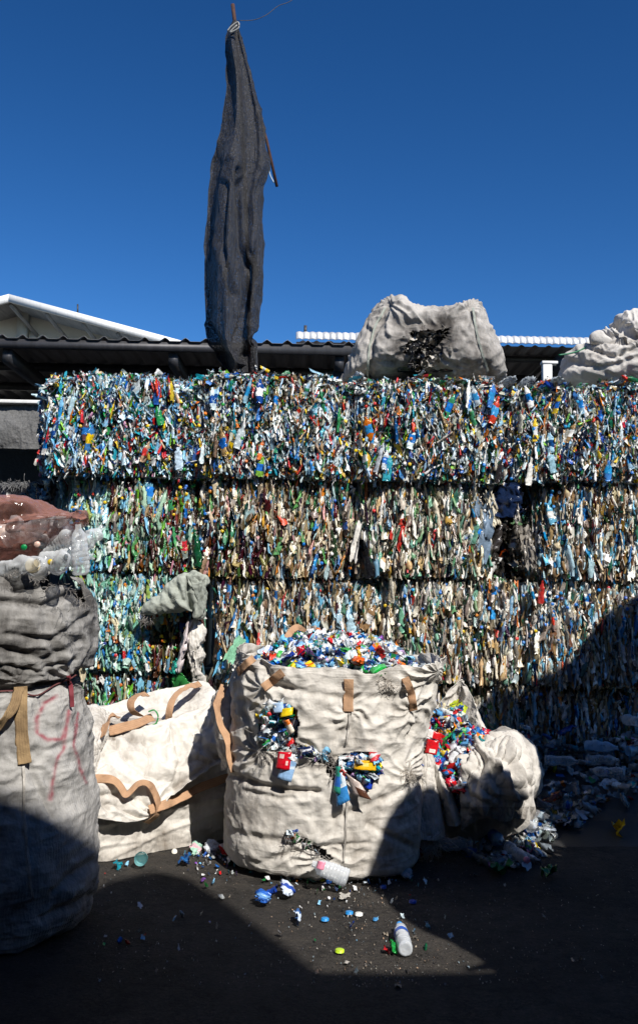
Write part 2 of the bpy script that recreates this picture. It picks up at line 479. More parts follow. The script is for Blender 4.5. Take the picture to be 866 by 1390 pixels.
def tpl_scrap(r, nu=4, nv=5, wave=.18):
    u, w = np.meshgrid(np.linspace(-.5, .5, nu), np.linspace(-.5, .5, nv), indexing='ij')
    x = u*r.uniform(.4, 1.0)*(1+.4*r.normal(size=u.shape)*.4)
    z = w+r.normal(0, .05, u.shape)
    y = wave*np.sin(u*r.uniform(2, 7)+w*r.uniform(2, 9)+r.uniform(0, 6))+r.normal(0, .06, u.shape)
    v = np.stack([y, x, z], -1).reshape(-1, 3)
    f = [[i*nv+j, (i+1)*nv+j, (i+1)*nv+j+1, i*nv+j+1] for i in range(nu-1) for j in range(nv-1)]
    band = [(j+.5)/(nv-1) for i in range(nu-1) for j in range(nv-1)]
    return v, np.array(f), np.array(band)
def tpl_cap():
    Mv = 10; v = []
    for z, rr in ((-.5, 1), (.35, 1), (.5, .85)):
        for m in range(Mv):
            a = 2*np.pi*m/Mv; v.append((math.cos(a)*rr, math.sin(a)*rr, z*.9))
    f = [[k*Mv+m, k*Mv+(m+1) % Mv, (k+1)*Mv+(m+1) % Mv, (k+1)*Mv+m] for k in range(2) for m in range(Mv)]
    for b0 in (0, 2*Mv):
        for q in (0, 2, 4, 6): f.append([b0, b0+q+1, b0+q+2, b0+q+3] if q+3 < Mv else [b0, b0+q+1, b0+q+2, b0])
    f = [x for x in f if len(set(x)) == 4]
    return np.array(v, float), np.array(f), np.zeros(len(f))
tr = np.random.default_rng(3)
BOT = [tpl_bottle(tr, 8, 7) for _ in range(28)]
SCR = [tpl_scrap(tr) for _ in range(28)]
BOTF = [tpl_bottle(tr, 15, 12, .55) for _ in range(12)]
STRIP = [tpl_scrap(tr, 4, 12, .35) for _ in range(20)]
CAP = tpl_cap()

def rotm(ax, ay, az):
    ca, sa, cb, sb, cc, sc = math.cos(ax), math.sin(ax), math.cos(ay), math.sin(ay), math.cos(az), math.sin(az)
    X = np.array([[1, 0, 0], [0, ca, -sa], [0, sa, ca]]); Y = np.array([[cb, 0, sb], [0, 1, 0], [-sb, 0, cb]]); Z = np.array([[cc, -sc, 0], [sc, cc, 0], [0, 0, 1]])
    return Y@X@Z
class Soup:
    def __init__(s): s.V = []; s.F = []; s.C = []; s.M = []; s.n = 0
    def add(s, tpl, scale, R, pos, col, mi=0, label=None, lb=(.3, .65)):
        v, f, band = tpl
        v = (v*scale)@R.T+pos
        s.V.append(v); s.F.append(f+s.n); s.n += len(v)
        c = np.broadcast_to(col, (len(f), 3))*(1+rng.uniform(-.13, .13, (len(f), 1)))
        if label is not None:
            c = np.where(((band > lb[0]) & (band < lb[1]))[:, None], label, c)
        s.C.append(np.clip(c, 0, .95)); s.M.append(np.full(len(f), mi))
    def build(s, name, parent=None, kind=None, local=False):
        me = mesh_np(name, np.concatenate(s.V), np.concatenate(s.F), None if local else loc_of(parent), np.concatenate(s.C), np.concatenate(s.M))
        o = link(name, me, parent, (M_PL, M_GL, M_CL))
        if kind: o['kind'] = kind
        return o
class Pal:
    def __init__(s, spec):
        s.c = np.array([lin(h) for h, w in spec]); w = np.array([w for h, w in spec], float); s.w = w/w.sum()
    def __call__(s):
        c = s.c[rng.choice(len(s.w), p=s.w)]
        f = rng.uniform(.65, 1.15) if c.min() > .3 else rng.uniform(.7, 1.15)
        return np.clip(c*f+rng.normal(0, .012, 3), .004, .9)
VIVID = Pal([('3f80c4', 8), ('1f4f9c', 4), ('86bfe2', 15), ('bfdcea', 20), ('f2f3ee', 24), ('b5c0be', 16), ('3f8a4e', 3), ('d8c24a', 3), ('c9a98a', 4), ('2aa3b8', 7), ('2d9a55', 5), ('86c440', 3), ('c8332f', 5), ('e2c22d', 3), ('dd7a22', 2), ('6b5a4a', 6), ('20252c', 7), ('174f4b', 4), ('c98fb0', 2)])
VIVIDW = Pal([('3f80c4', 6), ('1f4f9c', 4), ('9fc6dd', 12), ('d4e2e6', 18), ('f4f2ea', 22), ('b3b3a4', 14), ('d0ac38', 2), ('b89a70', 5), ('2aa3b8', 4), ('3d8a60', 5), ('7ab440', 3), ('c8332f', 4), ('e2c22d', 3), ('dd7a22', 3), ('8b7358', 9), ('20252c', 6), ('1d5440', 5)])
BROWN = Pal([('3f1f10', 16), ('6b3a1c', 9), ('241510', 8), ('8fa08a', 9), ('4f9a5a', 8), ('a6c9b0', 8), ('7ab6d0', 7), ('cfd5cc', 8), ('e8e6df', 5), ('6fb23a', 4), ('b39b6a', 7), ('7d7668', 7), ('c98a9a', 2), ('1e4630', 4)])
EARTH = Pal([('f2ebdc', 15), ('d8c8a8', 19), ('5f9a58', 4), ('d8a83a', 3), ('a58e6c', 10), ('7a5b3c', 9), ('4a2c1a', 8), ('92897a', 10), ('7d9fb4', 4), ('2e6ea8', 2), ('4c8a68', 4), ('214f38', 4), ('c23a30', 2), ('d98a35', 2), ('2b2926', 6), ('a9c4c6', 6), ('d6a6a0', 2)])
PALE = Pal([('f2eee4', 18), ('d8cfbc', 19), ('6fa070', 4), ('c8a040', 2), ('a9a08c', 12), ('7d7262', 9), ('5c4632', 6), ('9fb2b4', 9), ('6f96b0', 3), ('2e6ea8', 1.5), ('6fa58a', 7), ('2a5a44', 4), ('36322d', 6), ('c8a97c', 6), ('d9803a', 1), ('c23a30', 1)])
BLUETAN = Pal([('c6b593', 13), ('9a7d55', 11), ('6f4f30', 8), ('f2eee4', 22), ('6fb3d4', 8), ('2a78b8', 4), ('a9c9d6', 8), ('8a8376', 8), ('2f6a55', 5), ('3a2a1c', 7), ('b8b2a4', 8), ('c24038', 1)])
MINT = Pal([('9cccba', 14), ('c6dfd4', 19), ('74ae98', 9), ('8cc4d8', 12), ('4a9cc8', 7), ('d3e6de', 11), ('c3b79a', 7), ('2a6ab0', 4), ('9db35e', 4), ('2f6e50', 6), ('c97f3c', 3), ('e9ece8', 6), ('a0503c', 2)])
AMBER = Pal([('3a1c0e', 22), ('24110a', 14), ('5c3016', 9), ('b39b6a', 8), ('e8e3d6', 6), ('6b5c40', 8), ('a3a06a', 5), ('3f5a2a', 5), ('7fb0c8', 4)])
LITTER = Pal([('2464b8', 12), ('174a98', 6), ('7dbde2', 15), ('f4f6f8', 42), ('cfdee8', 22), ('3aa552', 8), ('157a3c', 5), ('d6302c', 6), ('e8c92c', 4), ('e27a20', 3), ('8a5ab0', 1.5), ('c8a8d8', 2), ('29a8b8', 6), ('aeb4b6', 7)])
CAPS_Y = Pal([('e8c21c', 8), ('d8751e', 4), ('e8e8e2', 4), ('1f6ec0', 5), ('3c9a4a', 3), ('c8302a', 2)])
CAPS_B = Pal([('1f74c8', 8), ('2a94d0', 5), ('efefea', 7), ('e08a2a', 1.5), ('d8b82a', 1), ('c83030', 1.5), ('1d4f98', 2)])
CLEAR = Pal([('dfe6ea', 10), ('c3d3dc', 8), ('9fc0d4', 6), ('b8c4c4', 6), ('e6e6e0', 5)])

def piece_R(kind, normal, chaos):
    """rotation for a pressed piece: long axis up the face, thin axis along it"""
    th = rng.normal(0, chaos); ph = rng.normal(0, .22); ps = rng.normal(0, .45)
    if rng.random() < .13: ps = math.pi/2+rng.normal(0, .4)
    R = rotm(ph, th, ps)
    if normal == 'front': return R
    if normal == 'side': return rotm(0, 0, math.pi/2)@R
    if normal == 'top': return np.array([[1, 0, 0], [0, 0, -1], [0, 1, 0]])@R     # long axis -> depth
    return R
bale_info = []
def bale(u0, u1, v0, v1, Y, pal, label, chaos=.22, n=1500, caps=60, cpal=CAPS_B, small=0., left=False, top=False, seed=0,
         regions=(), depth=1.2, zb=None, holes=(), lab=.22, right=False, nbig=22):
    um, vm = (u0+u1)/2, (v0+v1)/2
    x0, x1 = P(u0, vm, Y)[0], P(u1, vm, Y)[0]
    z1 = P(um, v0, Y)[2]; z0 = P(um, v1, Y)[2] if zb is None else zb
    W, Hh = x1-x0, z1-z0
    t = thing('plastic_bale', label, 'bale', ((x0+x1)/2, Y+depth/2, z0), 'pressed bales of crushed plastic bottles in the wall')
    org = loc_of(t)
    # core
    g = []
    N = 26
    core = Soup()
    ins = .075
    v, f = box_vf(((x0+x1)/2, Y+ins+depth/2-.05, (z0+z1)/2), (W-.05 if not left else W-.12, depth-.1, Hh-.016))
    link('core', mesh_np('core', v, f, org), t, (M_CV if small else M_CE,))
    S = Soup()
    gap = .022 if not small else .008
    def clampz(z, L, face, x=0.0):
        gap = (.022 if not small else .008)+.035*(float(vnoise(np.array([x*2.6, seed*1.7, 0.]), 12))-.35)
        return z if face == 'top' or rng.random() < (.3 if small else .07) else min(max(z, z0+gap+.42*L), z1-(gap+.42*L if not top else -.02))
    ncol = int(W/.036); cold = rng.normal(0, .013, ncol+2); ctilt = rng.normal(0, .05, ncol+2)
    def sstuff(face, cnt, sc=1.0):
        for _ in range(cnt):
            a, b = rng.uniform(-1, 1), rng.uniform(-1, 1)
            tl = 0
            if face == 'front':
                x = (x0+x1)/2+a*W/2; z = (z0+z1)/2+b*Hh/2
                edge = .14*(abs(a)**11)+.035*a*a+.09*(abs(b)**12)+.03*b*b
                if left and a < -.75: edge += .30*((-a-.75)/.25)**2
                y = Y-.02+edge-.055*(vnoise(np.array([x*3, seed*3.1, z*3]), seed)-.5)*2+rng.normal(0, .010)
                if rng.random() < (.45 if small else .85):
                    ci = int((a+1)/2*ncol); xc = x0+(ci+.5)*W/ncol
                    tl = ctilt[ci]
                    x = xc+rng.normal(0, .008)+.035*(vnoise(np.array([ci*.23, seed, z*2.2]), 3)-.5)*2; y += cold[ci]
                if small and abs(z-((z0+z1)/2)) < .028: y += .045
            elif face == 'left':
                x = x0+.02+rng.normal(0, .03)+.10*(abs(a)**6)+.08*abs(b)**5 - .05; y = Y+.15+(a+1)*.5*(depth-.2); z = (z0+z1)/2+b*Hh/2
            elif face == 'right':
                x = x1-.02+rng.normal(0, .02); y = Y+.15+(a+1)*.5*(depth-.2); z = (z0+z1)/2+b*Hh/2
            elif face == 'top':
                bb = rng.random()**1.6
                x = (x0+x1)/2+a*W/2; y = Y+.03+bb*(depth-.1)
                z = z1-.06*abs(a)**5+rng.normal(0, .03)+.09*(vnoise(np.array([x*3.5, y*2.5, seed]), seed)-.6)*2
            p = np.array([x, y, z])
            uu, vv = proj(p)
            if any(inpoly(np.array(uu), np.array(vv), h) for h in holes): continue
            pl = pal
            for rg in regions:
                if inpoly(np.array(uu), np.array(vv), rg[0]): pl = rg[1]
            R = piece_R('x', {'front': 'front', 'left': 'side', 'right': 'side', 'top': 'top'}[face], chaos if face != 'top' else chaos*2)
            if tl: R = rotm(0, tl, 0)@R
            k = rng.random()
            c = pl()
            lbl = pl() if rng.random() < lab else None
            if k < .42-small*.22:
                L = rng.uniform(.12, .30)*sc*(1-.45*small); w = rng.uniform(.045, .085)*(1-.35*small)
                p[2] = clampz(p[2], L, face, p[0]); S.add(BOT[rng.integers(28)], np.array([w*rng.uniform(.35, .8), w, L]), R, p, c, int(rng.random() < .3), lbl)
            elif k < .62 and not small:
                L = rng.uniform(.16, .42); w = rng.uniform(.03, .06)
                p[2] = clampz(p[2], L, face, p[0]); S.add(STRIP[rng.integers(20)], np.array([w*.8, w, L]), R, p, c, int(rng.random() < .4), lbl)
            else:
                L = rng.uniform(.05, .19)*sc*(1-.2*small); w = rng.uniform(.022, .06)
                p[2] = clampz(p[2], L, face, p[0]); S.add(SCR[rng.integers(28)], np.array([w, w, L]), R, p, c, int(rng.random() < .5), lbl)
    sstuff('front', int(n*1.35))
    if left: sstuff('left', n//2)
    if right: sstuff('right', n//3)
    if top: sstuff('top', int(n*.55))
    for _ in range(caps):
        a, b = rng.uniform(-.97, .97), rng.uniform(-.95, .95)
        x = (x0+x1)/2+a*W/2; z = (z0+z1)/2+b*Hh/2
        p = np.array([x, Y-.02-rng.random()*.03+.06*abs(a)**7+.06*abs(b)**8, z])
        uu, vv = proj(p)
        if left and a < -.8: continue
        if any(inpoly(np.array(uu), np.array(vv), h) for h in holes): continue
        cp = cpal
        for rg in regions:
            if inpoly(np.array(uu), np.array(vv), rg[0]) and len(rg) > 2: cp = rg[2]
        S.add(CAP, np.array([.0145, .0145, .016]), rotm(math.pi/2+rng.normal(0, .4), rng.normal(0, .5), 0), p, cp())
    S.build('pressed_plastic', t, 'stuff')
    # largest bottles that show on the face: parts of their own
    for _ in range(nbig):
        a, b = rng.uniform(-.9, .9), rng.uniform(-.85, .85)
        p = np.array([(x0+x1)/2+a*W/2, Y-.03, (z0+z1)/2+b*Hh/2])
        uu, vv = proj(p)
        if any(inpoly(np.array(uu), np.array(vv), h) for h in holes): continue
        pl = pal
        for rg in regions:
            if inpoly(np.array(uu), np.array(vv), rg[0]): pl = rg[1]
        s1 = Soup(); w = rng.uniform(.05, .08)
        s1.add(BOTF[rng.integers(12)], np.array([w*.65, w, rng.uniform(.17, .25)]), rotm(0, rng.normal(0, .2), rng.uniform(0, 3)), p, pl(), 1, CAPS_B() if rng.random() < .5 else None, (.25, .6))
        s1.build('crushed_bottle', t)
    # binding wires
    for zz in ((z0+z1)/2-Hh*.02,):
        xs = np.linspace(x0+.02, x1-.02, 14)
        tube('binding_wire', [(x, Y-.012+rng.normal(0, .008)+(.06 if i in (0, 13) else 0), zz+rng.normal(0, .004)) for i, x in enumerate(xs)], .0025, M_WIRE, t, 5)
    return t
V1, V2, V3, V4 = 513, 650, 787, 924
def pxr(pts): return [(float(a), float(b)) for a, b in pts]

bale(50, 262, 512, V2-4, 8.05, VIVID, 'leftmost bale of the top row, blue and white film with a ragged rounded left end', .42, 2100, 30, CAPS_Y, 1, left=True, top=True, seed=1)
bale(262, 478, 514, V2, 8.07, VIVIDW, 'second bale from the left in the top row, below the hanging black shade cloth', .36, 2100, 40, CAPS_Y, 1, top=True, seed=2)
bale(478, 688, 520, V2+4, 8.05, VIVIDW, 'top row bale directly under the big torn bag', .40, 2100, 40, CAPS_Y, 1, top=True, seed=3)
bale(688, 900, 528, V2+4, 8.09, VIVIDW, 'rightmost bale of the top row, under the tied white sack', .36, 2100, 40, CAPS_B, 1, top=True, seed=4)
bale(78, 268, V2+1, V3-10, 8.2, BROWN, 'second row bale at the left end, dark brown bottles dotted with yellow caps', .2, 1500, 170, CAPS_Y, left=True, seed=5,
     regions=[(pxr([(60, 640), (150, 640), (150, 790), (60, 790)]), MINT, CAPS_Y)])
bale(268, 480, V2+1, V3-1, 8.18, EARTH, 'second row bale with white and brown bottles and a green bottle at its left side', .17, 1600, 90, CAPS_B, seed=6,
     regions=[(pxr([(285, 720), (370, 720), (370, 790), (285, 790)]), AMBER, CAPS_B)])
bale(480, 668, V2+3, V3, 8.17, PALE, 'second row bale in pale grey and tan just left of the dark gap', .18, 1500, 60, CAPS_B, seed=7)
bale(716, 900, V2+8, V3+3, 8.22, BLUETAN, 'second row bale at the right end, tan and blue bottles beside the dark gap', .14, 1500, 70, CAPS_B, seed=8, left=True)
bale(100, 272, V3-7, V4-12, 8.2, MINT, 'third row bale at the left end, pale mint green bottles', .18, 1500, 110, CAPS_B, seed=9,
     regions=[(pxr([(205, 835), (275, 835), (275, 925), (205, 925)]), AMBER, CAPS_Y)])
bale(290, 514, V3+1, V4+6, 8.19, BLUETAN, 'third row bale right of the grey green sack, behind the full central bag', .17, 1600, 80, CAPS_B, seed=10)
bale(514, 705, V3+1, V4+4, 8.17, PALE, 'third row bale in grey and cream, above the slumped open bag', .15, 1600, 90, CAPS_B, seed=11)
bale(707, 900, V3+4, V4+8, 8.2, BLUETAN, 'third row bale at the right end, half in shade, blue and tan', .16, 1500, 110, CAPS_B, seed=12)
bale(108, 280, V4-8, 1060, 8.22, BROWN, 'bottom row bale behind the collapsed white bag', .2, 1200, 90, CAPS_Y, seed=13, zb=0, nbig=8)
bale(284, 500, V4+8, 1060, 8.24, EARTH, 'bottom row bale hidden behind the full central bag', .2, 700, 30, CAPS_B, seed=14, zb=0, nbig=4)
bale(502, 700, V4+6, 1060, 8.2, PALE, 'bottom row bale with coloured caps, behind the slumped open bag', .16, 1300, 90, CAPS_Y, seed=15, zb=0, nbig=10)
bale(702, 900, V4+10, 1060, 8.22, BLUETAN, 'bottom row bale at the right end, in deep shade above the bottle heap', .18, 1300, 60, CAPS_B, seed=16, zb=0, nbig=10)

# ------------------------------------------------------------------ ground
M_GR, nt, b, _o = newmat('dark_asphalt')
tc = node(nt, 'ShaderNodeTexCoord')
n1 = noise_node(nt, 1.1, 8, tc.outputs['Object'], .6); n2 = noise_node(nt, 60, 6, tc.outputs['Object'], .7); n3 = noise_node(nt, 9, 6, tc.outputs['Object'], .7)
c1 = ramp(nt, n1.outputs[0], [(.3, (.040, .036, .032)), (.5, (.062, .055, .048)), (.7, (.095, .084, .072))])
c2 = ramp(nt, n2.outputs[0], [(.35, (.6,)*3), (.6, (1.05,)*3), (.72, (1.9, 1.85, 1.7))])
c3 = ramp(nt, n3.outputs[0], [(.32, (.5,)*3), (.5, (1.0,)*3), (.72, (1.35, 1.3, 1.22))])
nt.links.new(mixc(nt, 1.0, mixc(nt, 1.0, c1.outputs[0], c2.outputs[0], 'MULTIPLY'), c3.outputs[0], 'MULTIPLY'), b.inputs['Base Color'])
vo = node(nt, 'ShaderNodeTexVoronoi', feature='DISTANCE_TO_EDGE'); vo.inputs['Scale'].default_value = 1.3
wv = node(nt, 'ShaderNodeMix', data_type='RGBA', blend_type='LINEAR_LIGHT'); wv.inputs[0].default_value = .35
nt.links.new(tc.outputs['Object'], wv.inputs[6]); nt.links.new(n3.outputs['Color'], wv.inputs[7]); nt.links.new(wv.outputs[2], vo.inputs['Vector'])
cr_k = ramp(nt, vo.outputs[0], [(0, (.35,)*3), (.012, (.5,)*3), (.022, (1,)*3)])
old = b.inputs['Base Color'].links[0].from_socket
nt.links.new(mixc(nt, .8, old, cr_k.outputs[0], 'MULTIPLY'), b.inputs['Base Color'])
b.inputs['Roughness'].default_value = .85; b.inputs['Specular IOR Level'].default_value = .3
bump(nt, b, n2.outputs[0], 1.0, .035)
xs = np.r_[-400, -100, -30, np.linspace(-8, 8, 160), 30, 100, 400]
ys = np.r_[-200, -50, -12, np.linspace(-4, 12, 160), 30, 80, 200, 600]
gx, gy = np.meshgrid(xs, ys, indexing='ij')
gg = np.stack([gx, gy, np.zeros_like(gx)], -1)
near = (np.abs(gx) < 8) & (gy > -4) & (gy < 12)
gg[..., 2] = np.where(near, (fbm(gg*1.3, 3, 4)-.62)*.03, -.012)
ground = grid_mesh('ground', gg, M_GR); ground['kind'] = 'structure'
# grit
S = Soup()
for _ in range(1500):
    u, v = rng.uniform(120, 866), rng.uniform(1160, 1340)
    if rng.random() < .45: u = rng.normal(520, 60)
    p = G(u, v)+[0, 0, .003]; sz = rng.uniform(.003, .010)*(1+2*(rng.random() < .03))
    c = lin(['b8ab98', '8c8377', 'd8d2c8', '5c564e', 'c9a98c', '9fb0b8'][rng.integers(6)])*rng.uniform(.3, .9)
    S.add(SCR[rng.integers(28)], np.array([sz, sz, sz*1.3]), rotm(math.pi/2+rng.normal(0, .3), 0, rng.uniform(0, 6)), p, c)
gr = S.build('grit'); tag(gr, 'tiny pale chips and grit strewn over the dark ground', 'grit', kind='stuff')

# ------------------------------------------------------------------ full central bag
def superg(cx, cy, a, b, z, N, n, th0=0.0):
    th = np.linspace(-np.pi, np.pi, N, endpoint=False)
    c, s = np.cos(th), np.sin(th)
    X = np.sign(c)*np.abs(c)**(2/n); Yy = np.sign(s)*np.abs(s)**(2/n)
    return th, X, Yy
def upright_bag(levels, cy, depthr, n, N, Mz, ztop=None, tilt=0):
    """levels: list of (v, uL, uR) from ground to rim; silhouette edges read at depth cy"""
    lv = np.array([[P((l+r)/2, v, cy)[2], P(l, v, cy)[0], P(r, v, cy)[0]] for v, l, r in levels])
    lv[0, 0] = 0.0
    L = cr(lv, Mz)
    th, X, Yy = superg(0, 0, 1, 1, 0, N, n)
    xc = (L[:, 1]+L[:, 2])/2; a = (L[:, 2]-L[:, 1])/2
    g = np.zeros((N, Mz, 3))
    g[..., 0] = xc[None]+X[:, None]*a[None]
    g[..., 1] = cy+Yy[:, None]*(a*depthr)[None]
    g[..., 2] = L[None, :, 0]
    if ztop is not None:
        zt = ztop(X, Yy)
        t = np.linspace(0, 1, Mz)[None]
        g[..., 2] += (zt[:, None])*np.clip((t-.55)/.45, 0, 1)**1.5
    return g
def scatter_hole(S, uvs, Yf, pal, smin=.05, smax=.13, out=.06, hang=.0):
    for (u, v) in uvs:
        p = P(u, v, Yf-rng.random()*out)
        k = rng.random()
        if k < .35: S.add(BOT[rng.integers(28)], np.array([.04, .06, rng.uniform(smin, smax)*1.1]), rotm(*rng.uniform(-3, 3, 3)), p, pal(), int(rng.random() < .5), pal())
        else: S.add(SCR[rng.integers(28)], np.array([.05, .06, 1])*rng.uniform(smin, smax)*np.array([1, 1, 1]), rotm(rng.normal(0, .6), rng.uniform(-2, 2), rng.uniform(-1, 1)), p, pal(), 1, pal() if rng.random() < .5 else None)
def fray(name, pts, Yf, n, length, parent, mat=None, spread=8, rad=.0014, down=.3):
    parts = []
    pts = np.array(pts, float)
    for _ in range(n):
        i = rng.integers(len(pts)-1); t = rng.random()
        u, v = pts[i]*(1-t)+pts[i+1]*t
        p = P(u+rng.normal(0, spread), v+rng.normal(0, spread*.7), Yf-rng.random()*.02)
        d = rng.normal(0, 1, 3); d[1] = -abs(d[1])*.5; d[2] -= down; d /= np.linalg.norm(d)
        L = length*rng.uniform(.4, 1.4); q = [p]
        for k in range(4):
            d = d+rng.normal(0, .35, 3); d[2] -= .12; d /= np.linalg.norm(d); q.append(q[-1]+d*L/4)
        parts.append(tube_vf(q, rad, 3 if False else 4))
    v, f = join_vf(parts)
    return link(name, mesh_np(name, v, f, loc_of(parent)), parent, (mat or M_THREAD,))

YC = 6.10
cb = thing('bulk_bag', 'full off white woven bulk bag in the centre, torn holes, heaped with colourful plastic', 'bulk bag', (P(440, 1150, YC)[0], YC, 0), 'woven bulk bags on the ground')
lev = [(1168, 318, 560), (1150, 311, 566), (1110, 306, 570), (1050, 309, 571), (1000, 313, 574), (950, 314, 586), (905, 318, 597), (893, 321, 600)]
g = upright_bag(lev, YC, .95, 2.5, 520, 300, ztop=lambda X, Yy: .05*np.where((X < -.6), (-X-.6)/.4, 0)*1.6+.04*np.where(X > .7, (X-.7)/.3, 0)*np.where(Yy < 0, 1, .4)-.035*np.where(Yy < 0, np.exp(-(X/.5)**2), 0)+.05*(vnoise(np.stack([X*4, Yy*4, X*0], -1), 5)-.5)+.02*(vnoise(np.stack([X*14, Yy*14, X*0], -1), 6)-.5))
# shrink the foot so that it rolls under
t = np.linspace(0, 1, 300)
foot = 1-.10*np.exp(-(t/.05)**1.5)
cx0 = g[..., 0].mean(0)
g[..., 0] = cx0+(g[..., 0]-cx0)*foot; g[..., 1] = YC+(g[..., 1]-YC)*foot
cre = [([(312, 1052), (340, 1062), (380, 1072), (432, 1074)], 4.5, .035), ([(330, 1074), (380, 1084), (420, 1080)], 4, .012), ([(318, 1130), (360, 1140), (420, 1146)], 6, .012), ([(350, 1172), (430, 1150), (500, 1160)], 5, .012),
       ([(500, 1120), (560, 1150)], 5, .015), ([(445, 1030), (490, 1018)], 4, .016), ([(345, 890), (372, 930), (395, 935)], 6, .035), ([(395, 935), (470, 950), (540, 945), (590, 925)], 5, .012),
       ([(520, 1085), (570, 1060)], 5, .014), ([(560, 1000), (590, 930)], 6, .02), ([(325, 950), (345, 1040)], 7, .02), ([(455, 1110), (520, 1085)], 5, .012), ([(384, 935), (378, 955)], 5, .018), ([(430, 1150), (500, 1145)], 3, .01)]
g, dirt_shade = clothify(g, True, [(.025, 1.7, (1, 1, 1.4)), (.032, 2.6, 'c'), (.012, 6.5, 'c'), (.007, 14, 'c'), (.004, 11, (.6, .6, 2.8))], cre, 21, 1, [(474, 966, .014, 9, 22), (558, 965, .014, 9, 22), (357, 934, .014, 9, 22), (324, 893, .02, 11, 32), (592, 912, .02, 11, 34), (450, 1032, .014, 13, 24), (352, 1020, .016, 11, 24), (555, 1048, .014, 11, 22), (435, 1162, .014, 11, 26)])
g[..., 2] = np.maximum(g[..., 2], .002)
u, v = proj(g); fr = g[..., 1] < YC-.15
def wob(u, v, a=4): return a*(vnoise(np.stack([u/9, v/9, u*0], -1), 4)-.5)*2
hd1 = ((u-379+wob(u, v))/27)**2+((v-985+wob(v, u))/35)**2 < 1
hd2 = pdist(u+wob(u, v, 2), v, [(392, 1010), (420, 1022), (448, 1034)]) < 5.5
hd3 = ((u-487+wob(u, v))/29)**2+((v-1040+wob(v, u))/19)**2 < 1
hd4 = pdist(u+wob(u, v, 3), v+wob(v, u, 2), [(392, 1134), (410, 1140), (430, 1155), (445, 1164)]) < 3.5
hd5 = pdist(u+wob(u, v, 2), v, [(452, 1040), (462, 1060)]) < 7
hole = fr & (hd1 | hd2 | hd3 | hd4 | hd5)
dh = np.minimum.reduce([np.abs(pdist(u, v, [(365, 965), (385, 1000), (420, 1022), (448, 1034), (487, 1045)])-22), pdist(u, v, [(392, 1134), (445, 1164)])])
dirt_shade = dirt_shade+fr*.22*np.exp(-(pdist(u, v, [(356, 1010), (350, 1025), (370, 1030), (430, 1040), (455, 1035)])/11)**2)
dirt_shade = dirt_shade+.2*np.exp(-((u-560)/14)**2-((v-1045)/12)**2)*fr+.18*np.exp(-(pdist(u, v, [(312, 1055), (380, 1075), (432, 1076)])/4)**2)*fr
dirt_shade = dirt_shade+.1*(u < 350)+.22*np.exp(-(t/.07)**2)[None]-.06*((u > 400) & (v < 1010))+.30*np.clip(fbm(g*np.array([5, 5, 9]), 77, 4)-.5, 0, 1)*1.6  # left side's shade away from the sun painted in, besides foot and blotch grime
SC = surf(g)
grid_mesh('bag_body', g, F_WHITE, cb, wrap=True, keep=~hole, attrs={'dirt_shade': dirt_shade}, thick=.004)
# stitched strap patches + loops
for pts, w in (([(474, 922), (474, 940), (473, 966)], .062), ([(549, 920), (556, 938), (560, 965)], .05), ([(384, 912), (373, 921), (357, 934)], .055), ([(345, 893), (332, 903), (322, 912)], .05)):
    srib('lifting_strap', pts, w, M_STRAP, cb, SC, .010, seed=int(w*1000))
ribbon('lifting_strap', [(383, 878, 6.3), (393, 862, 6.4), (404, 852, 6.5), (415, 860, 6.55)], .05, M_STRAP, cb, seed=5)
srib('seam', [(474, 968), (471, 1010)], .012, F_DIM, cb, SC, .004, seed=21)
srib('seam', [(472, 1075), (470, 1120), (468, 1170)], .012, F_DIM, cb, SC, .004, seed=22)
fray('frayed_edge', [(352, 1012), (362, 1026), (372, 1030)], SC(362, 1020)-.005, 28, .05, cb)
fray('frayed_edge', [(400, 1012), (425, 1022), (448, 1030), (455, 1050)], SC(430, 1028)-.005, 70, .06, cb, spread=6)
fray('frayed_edge', [(386, 1150), (395, 1130), (415, 1138), (430, 1160), (446, 1166)], SC(420, 1145)-.005, 50, .05, cb, spread=3)
fray('frayed_edge', [(545, 1040), (556, 1050), (562, 1056)], SC(556, 1048)-.005, 80, .07, cb, plain('thread_pale', (.42, .38, .33), .9), spread=4)
fray('frayed_edge', [(515, 925), (535, 930)], SC(525, 928)-.005, 40, .05, cb, plain('thread_pale2', (.42, .38, .33), .9), spread=5)

